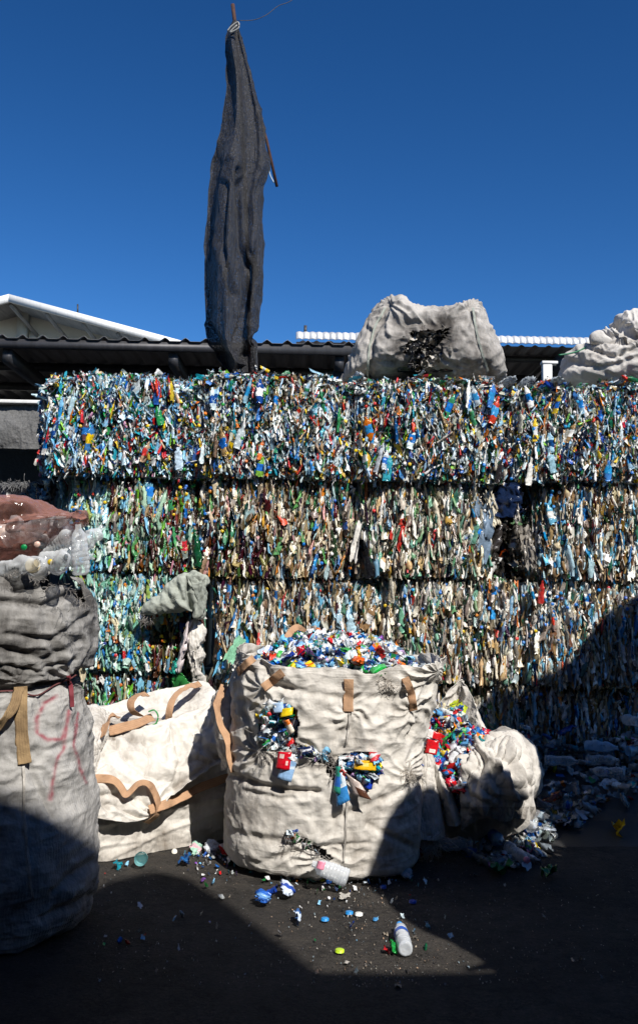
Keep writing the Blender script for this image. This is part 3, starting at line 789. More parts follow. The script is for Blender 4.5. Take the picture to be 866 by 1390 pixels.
# contents: inner mass and pieces on top
def heap(name, cx, cy, rx, ry, z0, h, n, pal, label, cat, smin=.05, smax=.14, parent=None, tilt=0, exclude=None, clear=.12, seed=0):
    th = np.linspace(0, 2*np.pi, 48, endpoint=False); rr = np.linspace(0.01, 1, 16)
    gg = np.zeros((48, 16, 3))
    gg[..., 0] = cx+np.cos(th)[:, None]*rr*rx; gg[..., 1] = cy+np.sin(th)[:, None]*rr*ry
    def H(x, y):
        q = np.clip(((x-cx)/rx)**2+((y-cy)/ry)**2, 0, 1)
        return z0+h*(1-q**1.3)+tilt*(x-cx)
    gg[..., 2] = H(gg[..., 0], gg[..., 1])-.05+.03*vnoise(gg*9, seed)
    S = Soup(); i = 0
    while i < n:
        a, b = rng.uniform(-1, 1, 2)
        if a*a+b*b > 1: continue
        x, y = cx+a*rx, cy+b*ry
        p = np.array([x, y, H(x, y)+rng.uniform(-.04, .03)]); i += 1
        k = rng.random(); L = rng.uniform(smin, smax)
        mi = 2 if rng.random() < clear else int(rng.random() < .5)
        R = rotm(math.pi/2+rng.normal(0, .5), rng.uniform(-3, 3), rng.normal(0, .6)+1.57)
        R = rotm(0, 0, rng.uniform(0, 6.3))@R
        if k < .4: S.add(BOT[rng.integers(28)], np.array([.045, .07, L*1.5]), R, p, pal(), mi, pal() if rng.random() < .7 else None)
        elif k < .93: S.add(SCR[rng.integers(28)], np.array([.6, 1, 1.1])*L, R, p, pal(), mi % 2, pal() if rng.random() < .5 else None)
        else: S.add(CAP, np.array([.016, .016, .016]), rotm(*rng.uniform(-1, 1, 3)), p, CAPS_B())
    nu, nv = 48, 16
    ii, jj = np.meshgrid(np.arange(nu), np.arange(nv-1), indexing='ij')
    f = np.stack([ii*nv+jj, ((ii+1) % nu)*nv+jj, ((ii+1) % nu)*nv+jj+1, ii*nv+jj+1], -1).reshape(-1, 4)
    S.V.append(gg.reshape(-1, 3)); S.F.append(f+S.n); S.n += len(gg.reshape(-1, 3)); S.C.append(np.tile([.03, .035, .04], (len(f), 1))); S.M.append(np.zeros(len(f)))
    o = S.build(name, parent); tag(o, label, cat, kind='stuff'); return o
zr = P(440, 905, YC)[2]
heap('plastic_scraps', P(455, 905, YC)[0], YC+.03, .53, .50, zr-.02, .20, 1500, LITTER, 'colourful bottle and label scraps heaped on top of the full central bag', 'plastic scraps', .03, .085, seed=2)
# mass just behind the holes
S = Soup()
def ell(cu, cv, a, b, n):
    out = []
    while len(out) < n:
        x, y = rng.uniform(-1, 1, 2)
        if x*x+y*y < 1: out.append((cu+x*a, cv+y*b))
    return out
scatter_hole(S, ell(379, 985, 26, 35, 190), SC(379, 1020)+.09, LITTER, .035, .085, .10)
scatter_hole(S, ell(487, 1040, 28, 19, 120), SC(487, 1060)+.07, LITTER, .035, .085, .10)
scatter_hole(S, ell(420, 1024, 26, 8, 60), SC(420, 1040)+.06, LITTER, .035, .08, .08)
for q in ((395, 1133), (404, 1138), (416, 1146), (430, 1156), (400, 1128), (392, 1138)):
    scatter_hole(S, [q, q, q, q], SC(*q)+.03, LITTER, .03, .06, .05)
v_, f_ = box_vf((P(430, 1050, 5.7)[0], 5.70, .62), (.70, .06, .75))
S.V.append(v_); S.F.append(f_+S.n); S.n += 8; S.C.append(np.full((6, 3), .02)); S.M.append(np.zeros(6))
o = S.build('plastic_scraps'); tag(o, 'crumpled blue and yellow scraps bulging through the torn holes of the central bag', 'plastic scraps', kind='stuff')

def lump(name, label, cat, pos, scale, rot, col, kind='bottle', lbl=None, clear=0, lb=(.3, .65), seed=None, group=None, tplr=None, glossy=1):
    """a single crumpled item, finer mesh than the heap pieces"""
    r = np.random.default_rng(seed if seed is not None else abs(hash(label)) % 9999)
    if kind == 'bottle': tp = tpl_bottle(r, 13, 14, .7)
    elif kind == 'cap': tp = CAP
    else: tp = tpl_scrap(r, 8, 9, .22)
    S = Soup(); S.add(tp, np.array(scale), rotm(*rot), np.zeros(3), lin(col), 2 if clear else glossy, lin(lbl) if lbl else None, lb)
    o = S.build(name); o.location = tuple(float(x) for x in pos); tag(o, label, cat, group); return o
lump('crushed_bottle', 'bright orange crushed bottle on top of the full central bag', 'bottle', P(486, 899, 5.62)+[0, 0, .01], (.06, .075, .24), (1.6, 1.50, 0), 'e8641c', seed=5)
lump('crushed_bottle', 'transparent green crushed bottle at the front rim of the central bag heap', 'bottle', P(512, 913, 5.60)+[0, 0, .01], (.07, .10, .20), (1.2, 1.9, .8), '1f9a3c', lbl='5ed07a', seed=6)
lump('label_scrap', 'light purple plastic scrap in the middle of the central heap', 'plastic scrap', P(425, 889, 5.75), (.05, .13, .12), (1.2, .3, 1.2), 'b48ad8', 'scrap', seed=7)
lump('label_scrap', 'red torn label scrap on the central heap behind the orange bottle', 'plastic scrap', P(515, 886, 5.8), (.05, .12, .10), (1.1, .9, 1.2), 'd2262a', 'scrap', seed=8)
lump('crushed_bottle', 'deep blue crushed bottle at the left of the central heap', 'bottle', P(392, 892, 5.72), (.06, .07, .17), (1.3, 1.0, 0), '1a3fa8', seed=9)
lump('plastic_scrap', 'yellow plastic scrap at the front rim of the central heap', 'plastic scrap', P(418, 916, 5.56), (.05, .11, .08), (.9, .3, 1.3), 'e6b42a', 'scrap', seed=10)
lump('crushed_cup', 'clear crushed cup lying at the right end of the central heap', 'cup', P(573, 911, 5.7)+[0, 0, .01], (.09, .1, .13), (1.3, 1.2, 0), 'c8d4dc', clear=1, seed=11)
def flat_label(name, label, cat, quad, Y, col, bands=()):
    """stiff folded label: bent sheet with printed bands"""
    if Y == 's':
        qm = np.mean(np.array(quad, float), 0); Y = min(SC(*qm), SC(quad[0][0], quad[0][1]), SC(quad[3][0], quad[3][1]))-.012
    A = np.array([[P(*quad[0], Y), P(*quad[3], Y-.01)], [P(*quad[1], Y-.02), P(*quad[2], Y-.03)]])
    s, t_ = np.meshgrid(np.linspace(0, 1, 7), np.linspace(0, 1, 9), indexing='ij')
    g = (A[0, 0]*(1-s[..., None])*(1-t_[..., None])+A[1, 0]*s[..., None]*(1-t_[..., None])+A[0, 1]*(1-s[..., None])*t_[..., None]+A[1, 1]*s[..., None]*t_[..., None])
    g[..., 1] -= .012*np.sin(s*3.1)+.006*(vnoise(g*25, 3)-.5)
    i, j = np.meshgrid(np.arange(6), np.arange(8), indexing='ij')
    f = np.stack([i*9+j, (i+1)*9+j, (i+1)*9+j+1, i*9+j+1], -1).reshape(-1, 4)
    c = np.tile(lin(col), (len(f), 1)); ii = i.ravel(); jj = j.ravel()
    for (a0, a1, b0, b1, h) in bands: c[(ii >= a0) & (ii <= a1) & (jj >= b0) & (jj <= b1)] = lin(h)
    ctr = g.reshape(-1, 3).mean(0)
    me = mesh_np(name, g.reshape(-1, 3), f, ctr, c, np.ones(len(f)))
    o = link(name, me, None, (M_PL, M_GL, M_CL)); o.location = tuple(map(float, ctr))
    m = o.modifiers.new('s', 'SOLIDIFY'); m.thickness = .002
    return tag(o, label, cat)
flat_label('food_label', 'red printed label hanging out of the upper hole of the central bag', 'label', [(378, 1020), (396, 1021), (393, 1045), (374, 1043)], 's', 'c81426', [(1, 2, 1, 2, 'e8c8c0'), (4, 4, 4, 5, 'e8c8c0')])
flat_label('plastic_strip', 'light blue plastic strip dangling below the red label', 'plastic strip', [(388, 1030), (405, 1027), (395, 1062), (376, 1056)], 's', '8fb4dc', [(0, 5, 3, 3, 'c8d8e8')])
flat_label('plastic_strip', 'white and blue film strip hanging from the lower hole', 'plastic strip', [(454, 1050), (466, 1046), (475, 1086), (457, 1095)], 's', 'cfdbe4', [(0, 5, 4, 7, '3a86c8'), (2, 3, 0, 2, '6aa8d8')])
flat_label('plastic_strip', 'slim green and blue strip left of the lower hole', 'plastic strip', [(456, 1040), (462, 1040), (462, 1078), (452, 1075)], 's', '2c8a78', [(0, 5, 3, 5, '2a60b0')])
flat_label('foil_wrapper', 'brown and silver pointed wrapper hanging right of the lower hole', 'wrapper', [(468, 1048), (488, 1062), (504, 1086), (480, 1078)], 's', 'c8b8b0', [(2, 5, 4, 7, '5a3a2c')])
flat_label('foil_wrapper', 'yellow crisp wrapper in the top of the lower hole', 'wrapper', [(482, 1031), (510, 1033), (510, 1046), (480, 1044)], 's', 'e8b41c', [(2, 3, 2, 4, 'f0d878')])
flat_label('foil_wrapper', 'royal blue wrapper corner at the right of the lower hole', 'wrapper', [(497, 1055), (508, 1058), (503, 1072), (494, 1068)], 's', '1a3cb0')
flat_label('food_label', 'dark blue label with pale print beside the torn edge of the upper hole', 'label', [(402, 1015), (424, 1012), (428, 1020), (406, 1026)], 's', '1c2a50', [(1, 4, 3, 4, 'd8dce8')])
flat_label('food_label', 'orange and cream label in the middle of the upper hole', 'label', [(385, 978), (392, 976), (400, 992), (393, 998)], 's', 'e8dcc8', [(0, 5, 0, 2, 'e07828')])
flat_label('plastic_strip', 'pale blue crumpled film at the top of the upper hole', 'plastic strip', [(370, 955), (384, 953), (386, 966), (371, 968)], 's', 'a8c4e4')
flat_label('foil_wrapper', 'yellow folded wrapper in the upper hole', 'wrapper', [(382, 962), (398, 960), (397, 970), (380, 974)], 's', 'e8c81c')

# ------------------------------------------------------------------ tall dirty bag at the left
YL = 4.80
lb_ = thing('bulk_bag', 'tall dirty grey bulk bag at the left edge with red scrawl on its side', 'bulk bag', (P(-40, 1200, YL)[0], YL, 0), 'woven bulk bags on the ground')
lev = [(1262, -190, 88), (1250, -195, 110), (1225, -200, 122), (1180, -205, 130), (1120, -200, 129), (1060, -195, 124), (1000, -190, 118), (955, -185, 110), (932, -180, 104), (915, -185, 106), (890, -195, 120), (850, -205, 128), (810, -205, 126), (790, -200, 118), (778, -195, 110)]
g = upright_bag(lev, YL, .9, 2.3, 420, 420, ztop=lambda X, Yy: np.where(Yy < 0, .035*np.sin(X*9+1)+.05*np.exp(-((X-.05)/.25)**2), -.05))
cre = [([(-20, 938), (40, 936), (90, 925), (112, 912)], 5, .05), ([(0, 815), (60, 822), (110, 800)], 5, .03), ([(0, 880), (60, 895), (110, 870)], 5, .015), ([(20, 800), (70, 790)], 4, .02),
       ([(10, 860), (70, 868), (120, 835)], 4, .016), ([(0, 905), (50, 912), (100, 895)], 3, .014), ([(40, 1040), (70, 1110)], 4, .015), ([(75, 1210), (128, 1170)], 6, .02), ([(60, 1250), (125, 1215)], 6, .02), ([(60, 1020), (100, 1005)], 4, .01)]
g, dirt_shade = clothify(g, True, [(.025, 2.0, (1, 1, 1.6)), (.045, 3.2, 'c'), (.016, 8, 'c'), (.010, 5, (.5, .5, 2.8)), (.005, 13, (.5, .5, 2.8))], cre, 41, 1, [(33, 1040, .010, 9, 30), (98, 925, .014, 12, 36), (28, 930, .012, 12, 36)])
g[..., 2] = np.maximum(g[..., 2], .002)
u, v = proj(g); fr = g[..., 1] < YL
paint = np.zeros(u.shape)
for poly, w in (([(78, 945), (60, 955), (50, 975), (52, 995), (66, 1004), (85, 1004), (92, 985), (94, 965)], 2.6), ([(93, 980), (88, 1015), (78, 1032), (72, 1060), (69, 1085)], 2.6), ([(108, 960), (101, 1010), (108, 1040), (118, 1062)], 2.2)):
    paint = np.maximum(paint, np.exp(-(pdist(u+wob(u, v, 1.5), v, poly)/w)**2)*fr)
paint *= .25+.75*vnoise(g*60, 8); paint = np.clip(paint*1.1, 0, .8)
keep = ~(fr & (inpoly(u+wob(u, v, 2), v+wob(v, u, 2), [(66, 780), (74, 776), (92, 778), (104, 788), (112, 800), (118, 820), (108, 812), (98, 800), (84, 794), (70, 795), (60, 800), (52, 792)])))
dirt_shade = dirt_shade+.16*(v < 930)+.42*(fbm(g*np.array([5, 5, 14]), 9, 4)-.5)+.12+.25*np.exp(-((u-118)/16)**2-((v-815)/22)**2)
SL = surf(g)
grid_mesh('bag_body', g, F_GREY, lb_, wrap=True, keep=keep, attrs={'dirt_shade': dirt_shade, 'paint': paint}, thick=.005)
srib('lifting_strap', [(28, 932), (29, 960), (30, 1000), (33, 1037)], .066, M_STRAPY, lb_, SL, .012, seed=3)
srib('lifting_strap', [(26, 934, .03), (20, 955, .05), (8, 975, .05), (-12, 1000, .03)], .05, M_STRAPY, lb_, SL, .02, [0, .5, 1.0, .4], seed=4)
cl_ = cr([(-20, 940), (20, 938), (50, 944), (75, 930), (98, 920), (106, 914)], 30)
tube('tie_cord', [P(u_, v_, SL(u_, v_)-.004) for u_, v_ in cl_], .004, plain('red_cord', (.10, .03, .03), .9), lb_)
srib('seam', [(31, 1040), (33, 1080), (38, 1150), (44, 1220)], .012, F_DIM, lb_, SL, .004, seed=25)
srib('tie_tail', [(93, 917), (96, 932), (98, 960)], .022, plain('red_rag', (.16, .02, .03), .8), lb_, SL, .008, seed=7)
fray('frayed_edge', [(60, 798), (84, 793), (106, 810), (118, 824)], 4.38, 50, .05, lb_, M_THREAD, spread=3, rad=.0009)
fray('frayed_edge', [(0, 780), (30, 778), (60, 792)], 4.3, 30, .03, lb_, M_THREAD, spread=2, rad=.0009)
# filling just under the rim
th = np.linspace(0, 2*np.pi, 40, endpoint=False)
zc = P(-40, 800, YL)[2]
gg = np.zeros((40, 8, 3)); rr = np.linspace(.02, 1, 8)
gg[..., 0] = P(-40, 800, YL)[0]+np.cos(th)[:, None]*rr*.53; gg[..., 1] = YL+np.sin(th)[:, None]*rr*.47; gg[..., 2] = zc-.02-.1*rr**2
grid_mesh('filling', gg, M_DARKFILL, lb_, wrap=True)

# ------------------------------------------------------------------ intact / ribbed clear bottles
def clearmat(name, tint, alpha=.55, rough=.08):
    m, nt, b, out = newmat(name)
    tc = node(nt, 'ShaderNodeTexCoord'); n = noise_node(nt, 30, 3, tc.outputs['Object'])
    bump(nt, b, n.outputs[0], .35, .01)
    b.inputs['Base Color'].default_value = (*tint, 1); b.inputs['Roughness'].default_value = rough; b.inputs['Specular IOR Level'].default_value = .9
    t = node(nt, 'ShaderNodeBsdfTransparent'); t.inputs[0].default_value = (*(np.array(tint)*.3+.68), 1)
    lw = node(nt, 'ShaderNodeLayerWeight'); lw.inputs[0].default_value = .4
    mr = node(nt, 'ShaderNodeMapRange'); mr.inputs['To Min'].default_value = 1-alpha; mr.inputs['To Max'].default_value = .95
    nt.links.new(lw.outputs['Facing'], mr.inputs['Value'])
    g = node(nt, 'ShaderNodeMixShader'); nt.links.new(mr.outputs[0], g.inputs[0]); nt.links.new(t.outputs[0], g.inputs[1]); nt.links.new(b.outputs[0], g.inputs[2])
    nt.links.new(g.outputs[0], out.inputs[0]); return m
C_CLEAR = clearmat('clear_pet', (.75, .78, .80), .80)
C_GRD = clearmat('clear_pet_scuffed', (.72, .76, .80), .55)
C_BLUE = clearmat('blue_pet', (.35, .60, .82), .65)
C_TEAL = clearmat('teal_pet', (.25, .60, .62), .55)
C_DARK = clearmat('grimy_pet', (.10, .09, .09), .35)
C_FILM = clearmat('brown_pink_film', (.40, .20, .155), .86, .12)
def solid(name, h, rough=.4): return plain(name, tuple(lin(h)), rough, var=.08, scale=20)
SOL = {}
def sol(h):
    if h not in SOL: SOL[h] = solid('plastic_'+h, h)
    return SOL[h]
def lathe_vf(prof, n=20, crush=0.0, seed=0):
    r = np.random.default_rng(seed); prof = np.array(prof)
    th = np.linspace(0, 2*np.pi, n, endpoint=False)
    v = np.stack([prof[:, 1][:, None]*np.cos(th), prof[:, 1][:, None]*np.sin(th), np.repeat(prof[:, 0][:, None], n, 1)], -1)
    if crush:
        R = prof[:, 1].max()
        dn = fbm(v*(.9/R)+seed*3.7, seed, 2)-.5
        v[..., :2] *= 1+crush*dn[..., None]*2.2
        v[..., 0] *= 1-.35*crush
    i, j = np.meshgrid(np.arange(len(prof)-1), np.arange(n), indexing='ij'); j2 = (j+1) % n
    f = np.stack([i*n+j, i*n+j2, (i+1)*n+j2, (i+1)*n+j], -1).reshape(-1, 4)
    return v.reshape(-1, 3), f
def bottle(label, pos, L=.23, R=.034, mat=None, cap=None, lab=None, rot=(math.pi/2, 0, 0), crush=.25, seed=0, group=None, cat='bottle', labr=(.35, .62), neck=True):
    t = thing('plastic_bottle', label, cat, pos, group)
    t.rotation_euler = rot
    pr = []
    for z in np.linspace(0, .72, 26):
        rr = 1.0-.045*(math.cos(z*2*math.pi*11)+1)
        if z < .04: rr = .75+z*6
        pr.append((z*L, R*rr))
    for z, rr in ((.78, .9), (.84, .68), (.89, .45), (.92, .36), (.96, .36), (1.0, .36)): pr.append((z*L, R*rr))
    pr = [(0.01*L, .001), (0.0, R*.6)]+pr
    v, f = lathe_vf(pr, 20, crush, seed)
    link('bottle_body', mesh_np('bottle_body', v, f), t, (mat or C_CLEAR,), True)
    if lab:
        pz = [(z*L, R*1.02) for z in np.linspace(labr[0], labr[1], 8)]
        v, f = lathe_vf(pz, 20, 0, seed)
        if crush:
            # same crushing field as the body
            dn = fbm(v*(.9/R)+seed*3.7, seed, 2)-.5; v[:, :2] *= (1+crush*dn[:, None]*2.2); v[:, 0] *= 1-.35*crush
        link('label', mesh_np('label', v, f), t, (sol(lab),), True)
    if cap:
        v, f = lathe_vf([(.955*L, .001), (.955*L, R*.46), (1.02*L, R*.46), (1.035*L, R*.4), (1.036*L, .001)], 16)
        link('bottle_cap', mesh_np('bottle_cap', v, f), t, (sol(cap),), True)
    return t
def bottle_between(label, base, neck, z, **kw):
    a, b = G(*base), G(*neck); a[2] = z; b[2] = z
    d = b-a; L = np.linalg.norm(d)
    return bottle(label, a, L, rot=(math.pi/2, 0, math.atan2(d[0], -d[1])), **kw)
# bottles bulging out of the top of the tall bag
bl = [('clear ribbed bottle standing in the torn corner of the tall left bag', (112, 780, 4.45), .24, .045, (0.15, -.1, 0), None, None, 3, .25),
      ('clear bottle lying across the tall bag beneath the brown pink film', (55, 762, 4.5), .26, .05, (.3, 1.45, .3), None, None, 4, .35),
      ('crumpled clear bottle behind the ribbed one on the tall left bag', (90, 756, 4.65), .26, .055, (-.5, .8, .2), None, None, 5, .55),
      ('clear bottle tilted back with blue tint at the right of the tall bag top', (95, 742, 4.9), .22, .045, (-.5, -.4, 0), 'b', None, 6, .4),
      ('dented clear bottle at the far left on the tall bag rim', (6, 775, 4.4), .24, .05, (.4, 1.4, -.2), None, None, 7, .5),
      ('clear bottle with yellow ring under the edge of the film', (66, 752, 4.6), .22, .05, (1.0, .5, .6), None, None, 8, .45),
      ('clear squashed bottle under the film at the left edge', (8, 735, 4.55), .26, .05, (.2, 1.1, .1), None, None, 9, .4),
      ('clear bottle pointing at the viewer beside the round white jar', (76, 772, 4.42), .2, .04, (1.3, 0, .5), None, None, 10, .4)]
for lab, (u_, v_, y_), L, R, rot, mt, cp, sd, cr_ in bl:
    bottle(lab, P(u_, v_, y_), L, R, C_BLUE if mt else C_CLEAR, cp, None, rot, cr_, sd, 'clear bottles on top of the tall left bag')
# jar seen end on
for k_, (a_, b_, y_) in enumerate(((20, 715, 4.62), (60, 712, 4.66), (-20, 722, 4.6), (38, 728, 4.52), (88, 712, 4.66))):
    bottle('pale bottle pressed inside the brown pink film, ' + ('at its left middle', 'at its middle', 'at its far left', 'low in its front', 'towards its pointed tip')[k_], P(a_, b_, y_), .19, .036, C_CLEAR, None, ('dfe2e0', 'cfd8dc', 'e8e4dc', 'd0d8d8', 'd8dcd8')[k_], (1.2+.2*k_, 1.3-.5*k_, k_*.9), .45, 300+k_, 'bottles inside the film bag')
j = thing('plastic_jar', 'round cream jar bottom facing the viewer on the tall left bag', 'jar', P(45, 768, 4.33))
v, f = lathe_vf([(0, .001), (0, .03), (.004, .042), (.015, .047), (.12, .047), (.14, .03)], 28); Rm = rotm(-math.pi/2, 0, 0)
link('jar_body', mesh_np('jar_body', v@Rm.T, f), j, (C_CLEAR,), True)
v, f = lathe_vf([(-.006, .001), (-.006, .030), (-.003, .036), (0.001, .036)], 28)
link('jar_base', mesh_np('jar_base', v@Rm.T, f), j, (sol('cfc2a4'),), True)
for lab, h, (u_, v_, y_), cat in (('green bottle cap under the brown pink film', '0f8a4c', (33, 743, 4.31), 'cap'), ('pale pink bottle cap under the brown pink film', 'e8c4b4', (51, 739, 4.31), 'cap'),
                             ('yellow bottle ring beside the round jar', 'd8b820', (69, 763, 4.36), 'cap')):
    o = lump('bottle_cap', lab, cat, P(u_, v_, y_), (.014, .014, .013), (math.pi/2+.3, .2, 0), h, 'cap', glossy=0)
# the film bag itself
fb = pillow([(-120, 690), (-60, 672), (0, 672), (50, 676), (85, 686), (110, 696), (126, 700), (108, 712), (92, 730), (70, 742), (45, 756), (10, 766), (-40, 772), (-110, 760)], 4.62, .27, .27, 2.2, (0, 720), 260, 120)
fb, dirt_shade = clothify(fb, True, [(.04, 3.5, (1, 1, 1.6)), (.07, 4, 'c'), (.03, 9, 'c'), (.01, 20, 'c')], [([(126, 700), (80, 715), (40, 712)], 6, .03), ([(120, 700), (60, 690), (10, 700)], 5, .02), ([(60, 745), (80, 715)], 5, .02)], 61)
o = grid_mesh('film_bag', fb, C_FILM, None, wrap=True, attrs={'dirt_shade': dirt_shade})
tag(o, 'translucent brownish pink film bag lying on top of the tall left bag', 'plastic bag')

# ------------------------------------------------------------------ collapsed bag on the left
gl, gr_ = G(116, 1173)[1], G(313, 1137)[1]
def yb(u): return gl+(gr_-gl)*(u-116)/(313-116)
fl = thing('bulk_bag', 'collapsed empty off white bulk bag with tan strap loops, left of the full bag', 'bulk bag', (P(215, 1150, 6.2)[0], 6.3, 0), 'woven bulk bags on the ground')
us = [100, 118, 160, 215, 268, 316, 330]
def row(vs, dy): return [(u_, v_, yb(u_)+dy+(.35 if k in (0, 6) else 0)) for k, (u_, v_) in enumerate(zip(us, vs))]
rows = [[(u_, v_, None) for u_, v_ in zip(us, (1165, 1172, 1167, 1156, 1146, 1137, 1128))],
        row((1140, 1140, 1136, 1128, 1118, 1105, 1100), -.02),
        row((1095, 1095, 1092, 1085, 1075, 1062, 1060), .00),
        row((1050, 1048, 1045, 1040, 1030, 1015, 1010), .08),
        row((1005, 1000, 998, 992, 980, 972, 965), .20),
        row((985, 978, 975, 970, 960, 950, 945), .50),
        row((968, 958, 956, 952, 942, 936, 935), .85),
        row((1000, 1000, 1000, 1000, 1000, 1000, 1000), 1.0),
        row((1080, 1080, 1080, 1080, 1080, 1080, 1080), 1.02)]
WL = [(.025, 2.2, (1, 1, 1.5)), (.05, 3.5, 'c'), (.02, 8, 'c'), (.008, 18, 'c')]
_o, GB = patch('bag_body', rows, 300, 260, F_WHITE, fl, WL, 71, [([(150, 1165), (220, 1130), (300, 1100)], 3, .01), ([(130, 1150), (200, 1140)], 3, .008), ([(115, 1125), (305, 1080)], 4, .015)], dirtfn=lambda u, v: .16*np.exp(-((v-1150-(215-u)*.17)/12)**2)*(v > 1100)+.12*np.exp(-((u-227)/14)**2-((v-1130)/8)**2)+.25*((v > 975) & (v < 1005) & (u > 140) & (u < 260)), front=-1)
ft = [(112, 1030), (135, 1012), (175, 992), (227, 978), (258, 968), (284, 955), (300, 950)]
fm = [(110, 1062), (135, 1060), (175, 1050), (222, 1035), (262, 1020), (292, 1000), (310, 990)]
fq = [(112, 1085), (140, 1085), (175, 1080), (220, 1068), (258, 1052), (290, 1032), (309, 1018)]
fo = [(118, 1104), (145, 1112), (175, 1116), (205, 1108), (240, 1076), (277, 1048), (308, 1026)]
flap = [[(u_, v_, yb(u_)+.17) for u_, v_ in ft], [(u_, v_, yb(u_)-.06) for u_, v_ in fm], [(u_, v_, yb(u_)-.12) for u_, v_ in fq], [(u_, v_, yb(u_)-.16) for u_, v_ in fo]]
_o, GF = patch('flap', flap, 240, 160, F_WHITE, fl, [(.035, 3, (1, 1, 1.3)), (.05, 3.6, 'c'), (.022, 8, 'c'), (.009, 18, 'c'), (.006, 13, (1.8, 1.8, .8))], 83, [([(150, 1000), (185, 1040), (215, 1060)], 5, .025), ([(130, 1080), (175, 1075), (200, 1095)], 4, .02), ([(240, 1068), (300, 1025)], 4, .02), ([(175, 1000), (225, 1010), (290, 985)], 5, .016), ([(150, 1090), (190, 1112)], 3, .015), ([(230, 990), (245, 1030), (235, 1060)], 3.5, .018), ([(262, 975), (275, 1000), (270, 1030)], 3, .014), ([(140, 1030), (165, 1050)], 3, .014), ([(195, 1000), (205, 1030), (200, 1055)], 3, .014)], front=-1, anchors=[(292, 955, .022, 13, 34), (214, 1108, .022, 13, 30), (120, 1060, .022, 11, 30), (230, 982, .018, 11, 26), (308, 1026, .016, 11, 28)],
      dirtfn=lambda u, v: .14*np.exp(-(pdist(u, v, [(240, 1070), (300, 1025)])/8)**2)+.12*np.exp(-(pdist(u, v, [(180, 1005), (215, 1050), (240, 1062)])/9)**2)+.10*np.exp(-(pdist(u, v, [(130, 1085), (190, 1110)])/9)**2))
bp = [[(112, 965, yb(112)+.62), (150, 958, yb(150)+.66), (180, 948, yb(180)+.7), (215, 938, yb(215)+.7), (250, 930, yb(250)+.68), (276, 926, yb(276)+.6), (292, 938, yb(292)+.5)],
      [(112, 985, yb(112)+.58), (150, 978, yb(150)+.58), (180, 970, yb(180)+.58), (215, 962, yb(215)+.58), (250, 954, yb(250)+.54), (276, 950, yb(276)+.44), (292, 960, yb(292)+.36)],
      [(112, 1010, yb(112)+.4), (150, 1000, yb(150)+.4), (180, 992, yb(180)+.4), (215, 986, yb(215)+.4), (250, 978, yb(250)+.36), (276, 972, yb(276)+.3), (292, 985, yb(292)+.22)]]
patch('back_panel', bp, 180, 80, F_WHITE, fl, [(.03, 5, (1, 1, 1)), (.012, 14, (1, 1, 1))], 91, front=-1)
rp = [[(286, 950, 6.15), (300, 936, 6.1), (318, 932, 6.1), (326, 938, 6.2)], [(290, 980, 6.0), (305, 970, 5.95), (318, 965, 6.0), (326, 965, 6.15)], [(298, 1015, 5.98), (308, 1008, 5.92), (320, 1010, 5.98), (328, 1010, 6.15)], [(304, 1045, 6.0), (310, 1045, 5.95), (320, 1050, 5.98), (328, 1050, 6.15)]]
patch('side_panel', rp, 60, 120, F_WHITE, fl, [(.03, 7, (1, 1, 1)), (.014, 18, (1, 1, 1))], 95, front=-1)
lp = [[(108, 962, yb(110)+.4), (130, 958, yb(130)+.35), (150, 968, yb(150)+.4)], [(108, 1000, yb(110)+.1), (132, 992, yb(130)+.06), (146, 995, yb(150)+.12)], [(108, 1040, yb(110)-.02), (126, 1030, yb(130)-.04), (136, 1030, yb(150)+.02)], [(110, 1062, yb(110)-.04), (124, 1060, yb(130)-.04), (132, 1058, yb(150)+.0)]]
patch('side_panel', lp, 80, 120, F_WHITE, fl, [(.03, 7, (1, 1, 1)), (.014, 18, (2, 2, 1))], 97, front=-1)
def Z(u_, v_, dy): return (u_, v_, yb(u_)+dy)
sw = .055
SF = surf(GB, GF)
srib('lifting_strap', [(118, 1058), (140, 1056, .015), (158, 1062, .03), (168, 1078, .05), (176, 1078, .06), (190, 1063, .06), (206, 1066, .05), (214, 1085, .05), (213, 1105, .03), (198, 1117, .02)], sw, M_STRAP, fl, SF, .012, [0, 0, .3, .9, 1.1, 1.0, .9, 1.0, 1.0, .7], 120, seed=11)
srib('lifting_strap', [(203, 1100, .03), (232, 1090, .06), (266, 1073, .07), (300, 1059, .05), (330, 1050, .03)], sw*1.1, M_STRAP, fl, SF, .03, [0, .1, .3, .3, 0], 90, seed=12)
ribbon('lifting_strap', [(305, 930, 6.02), (296, 948, 5.95), (294, 962, 5.90), (300, 985, 5.86), (308, 1005, 5.84), (311, 1025, 5.82), (318, 1048, 5.80)], sw, M_STRAP, fl, [0, .1, .6, .8, .6, .7, .2], 90, seed=13)
ribbon('lifting_strap', [Z(148, 992, .18), Z(178, 984, .16), Z(208, 973, .2)], sw*1.2, M_STRAP, fl, [.2, .1, .2], 50, seed=14)
ribbon('lifting_strap', [Z(193, 972, .3), Z(180, 966, .28), Z(178, 952, .3), Z(187, 944, .38), Z(200, 942, .5)], sw, M_STRAP, fl, [.9, .6, .3, .5, .6], 60, seed=15)
ribbon('lifting_strap', [Z(229, 982, .24), Z(231, 962, .22), Z(240, 943, .28), Z(256, 932, .4), Z(272, 928, .55)], sw, M_STRAP, fl, [.2, .3, .4, .5, .4], 60, seed=16)
ribbon('lifting_strap', [Z(140, 1000, .02), Z(144, 985, .06), Z(152, 974, .2), Z(160, 972, .3)], sw, M_STRAP, fl, [.7, .6, .5, .5], 50, seed=17)
ribbon('seam_tape', [Z(117, 997, .04), Z(125, 1002, .03)], .05, M_STRAP, fl, seed=18)
tube('green_string', [P(u_, v_, yb(210)+.16) for u_, v_ in cr([(202, 966), (210, 964), (215, 972), (212, 982), (205, 984)], 24)], .005, sol('2f8a4a'), fl)

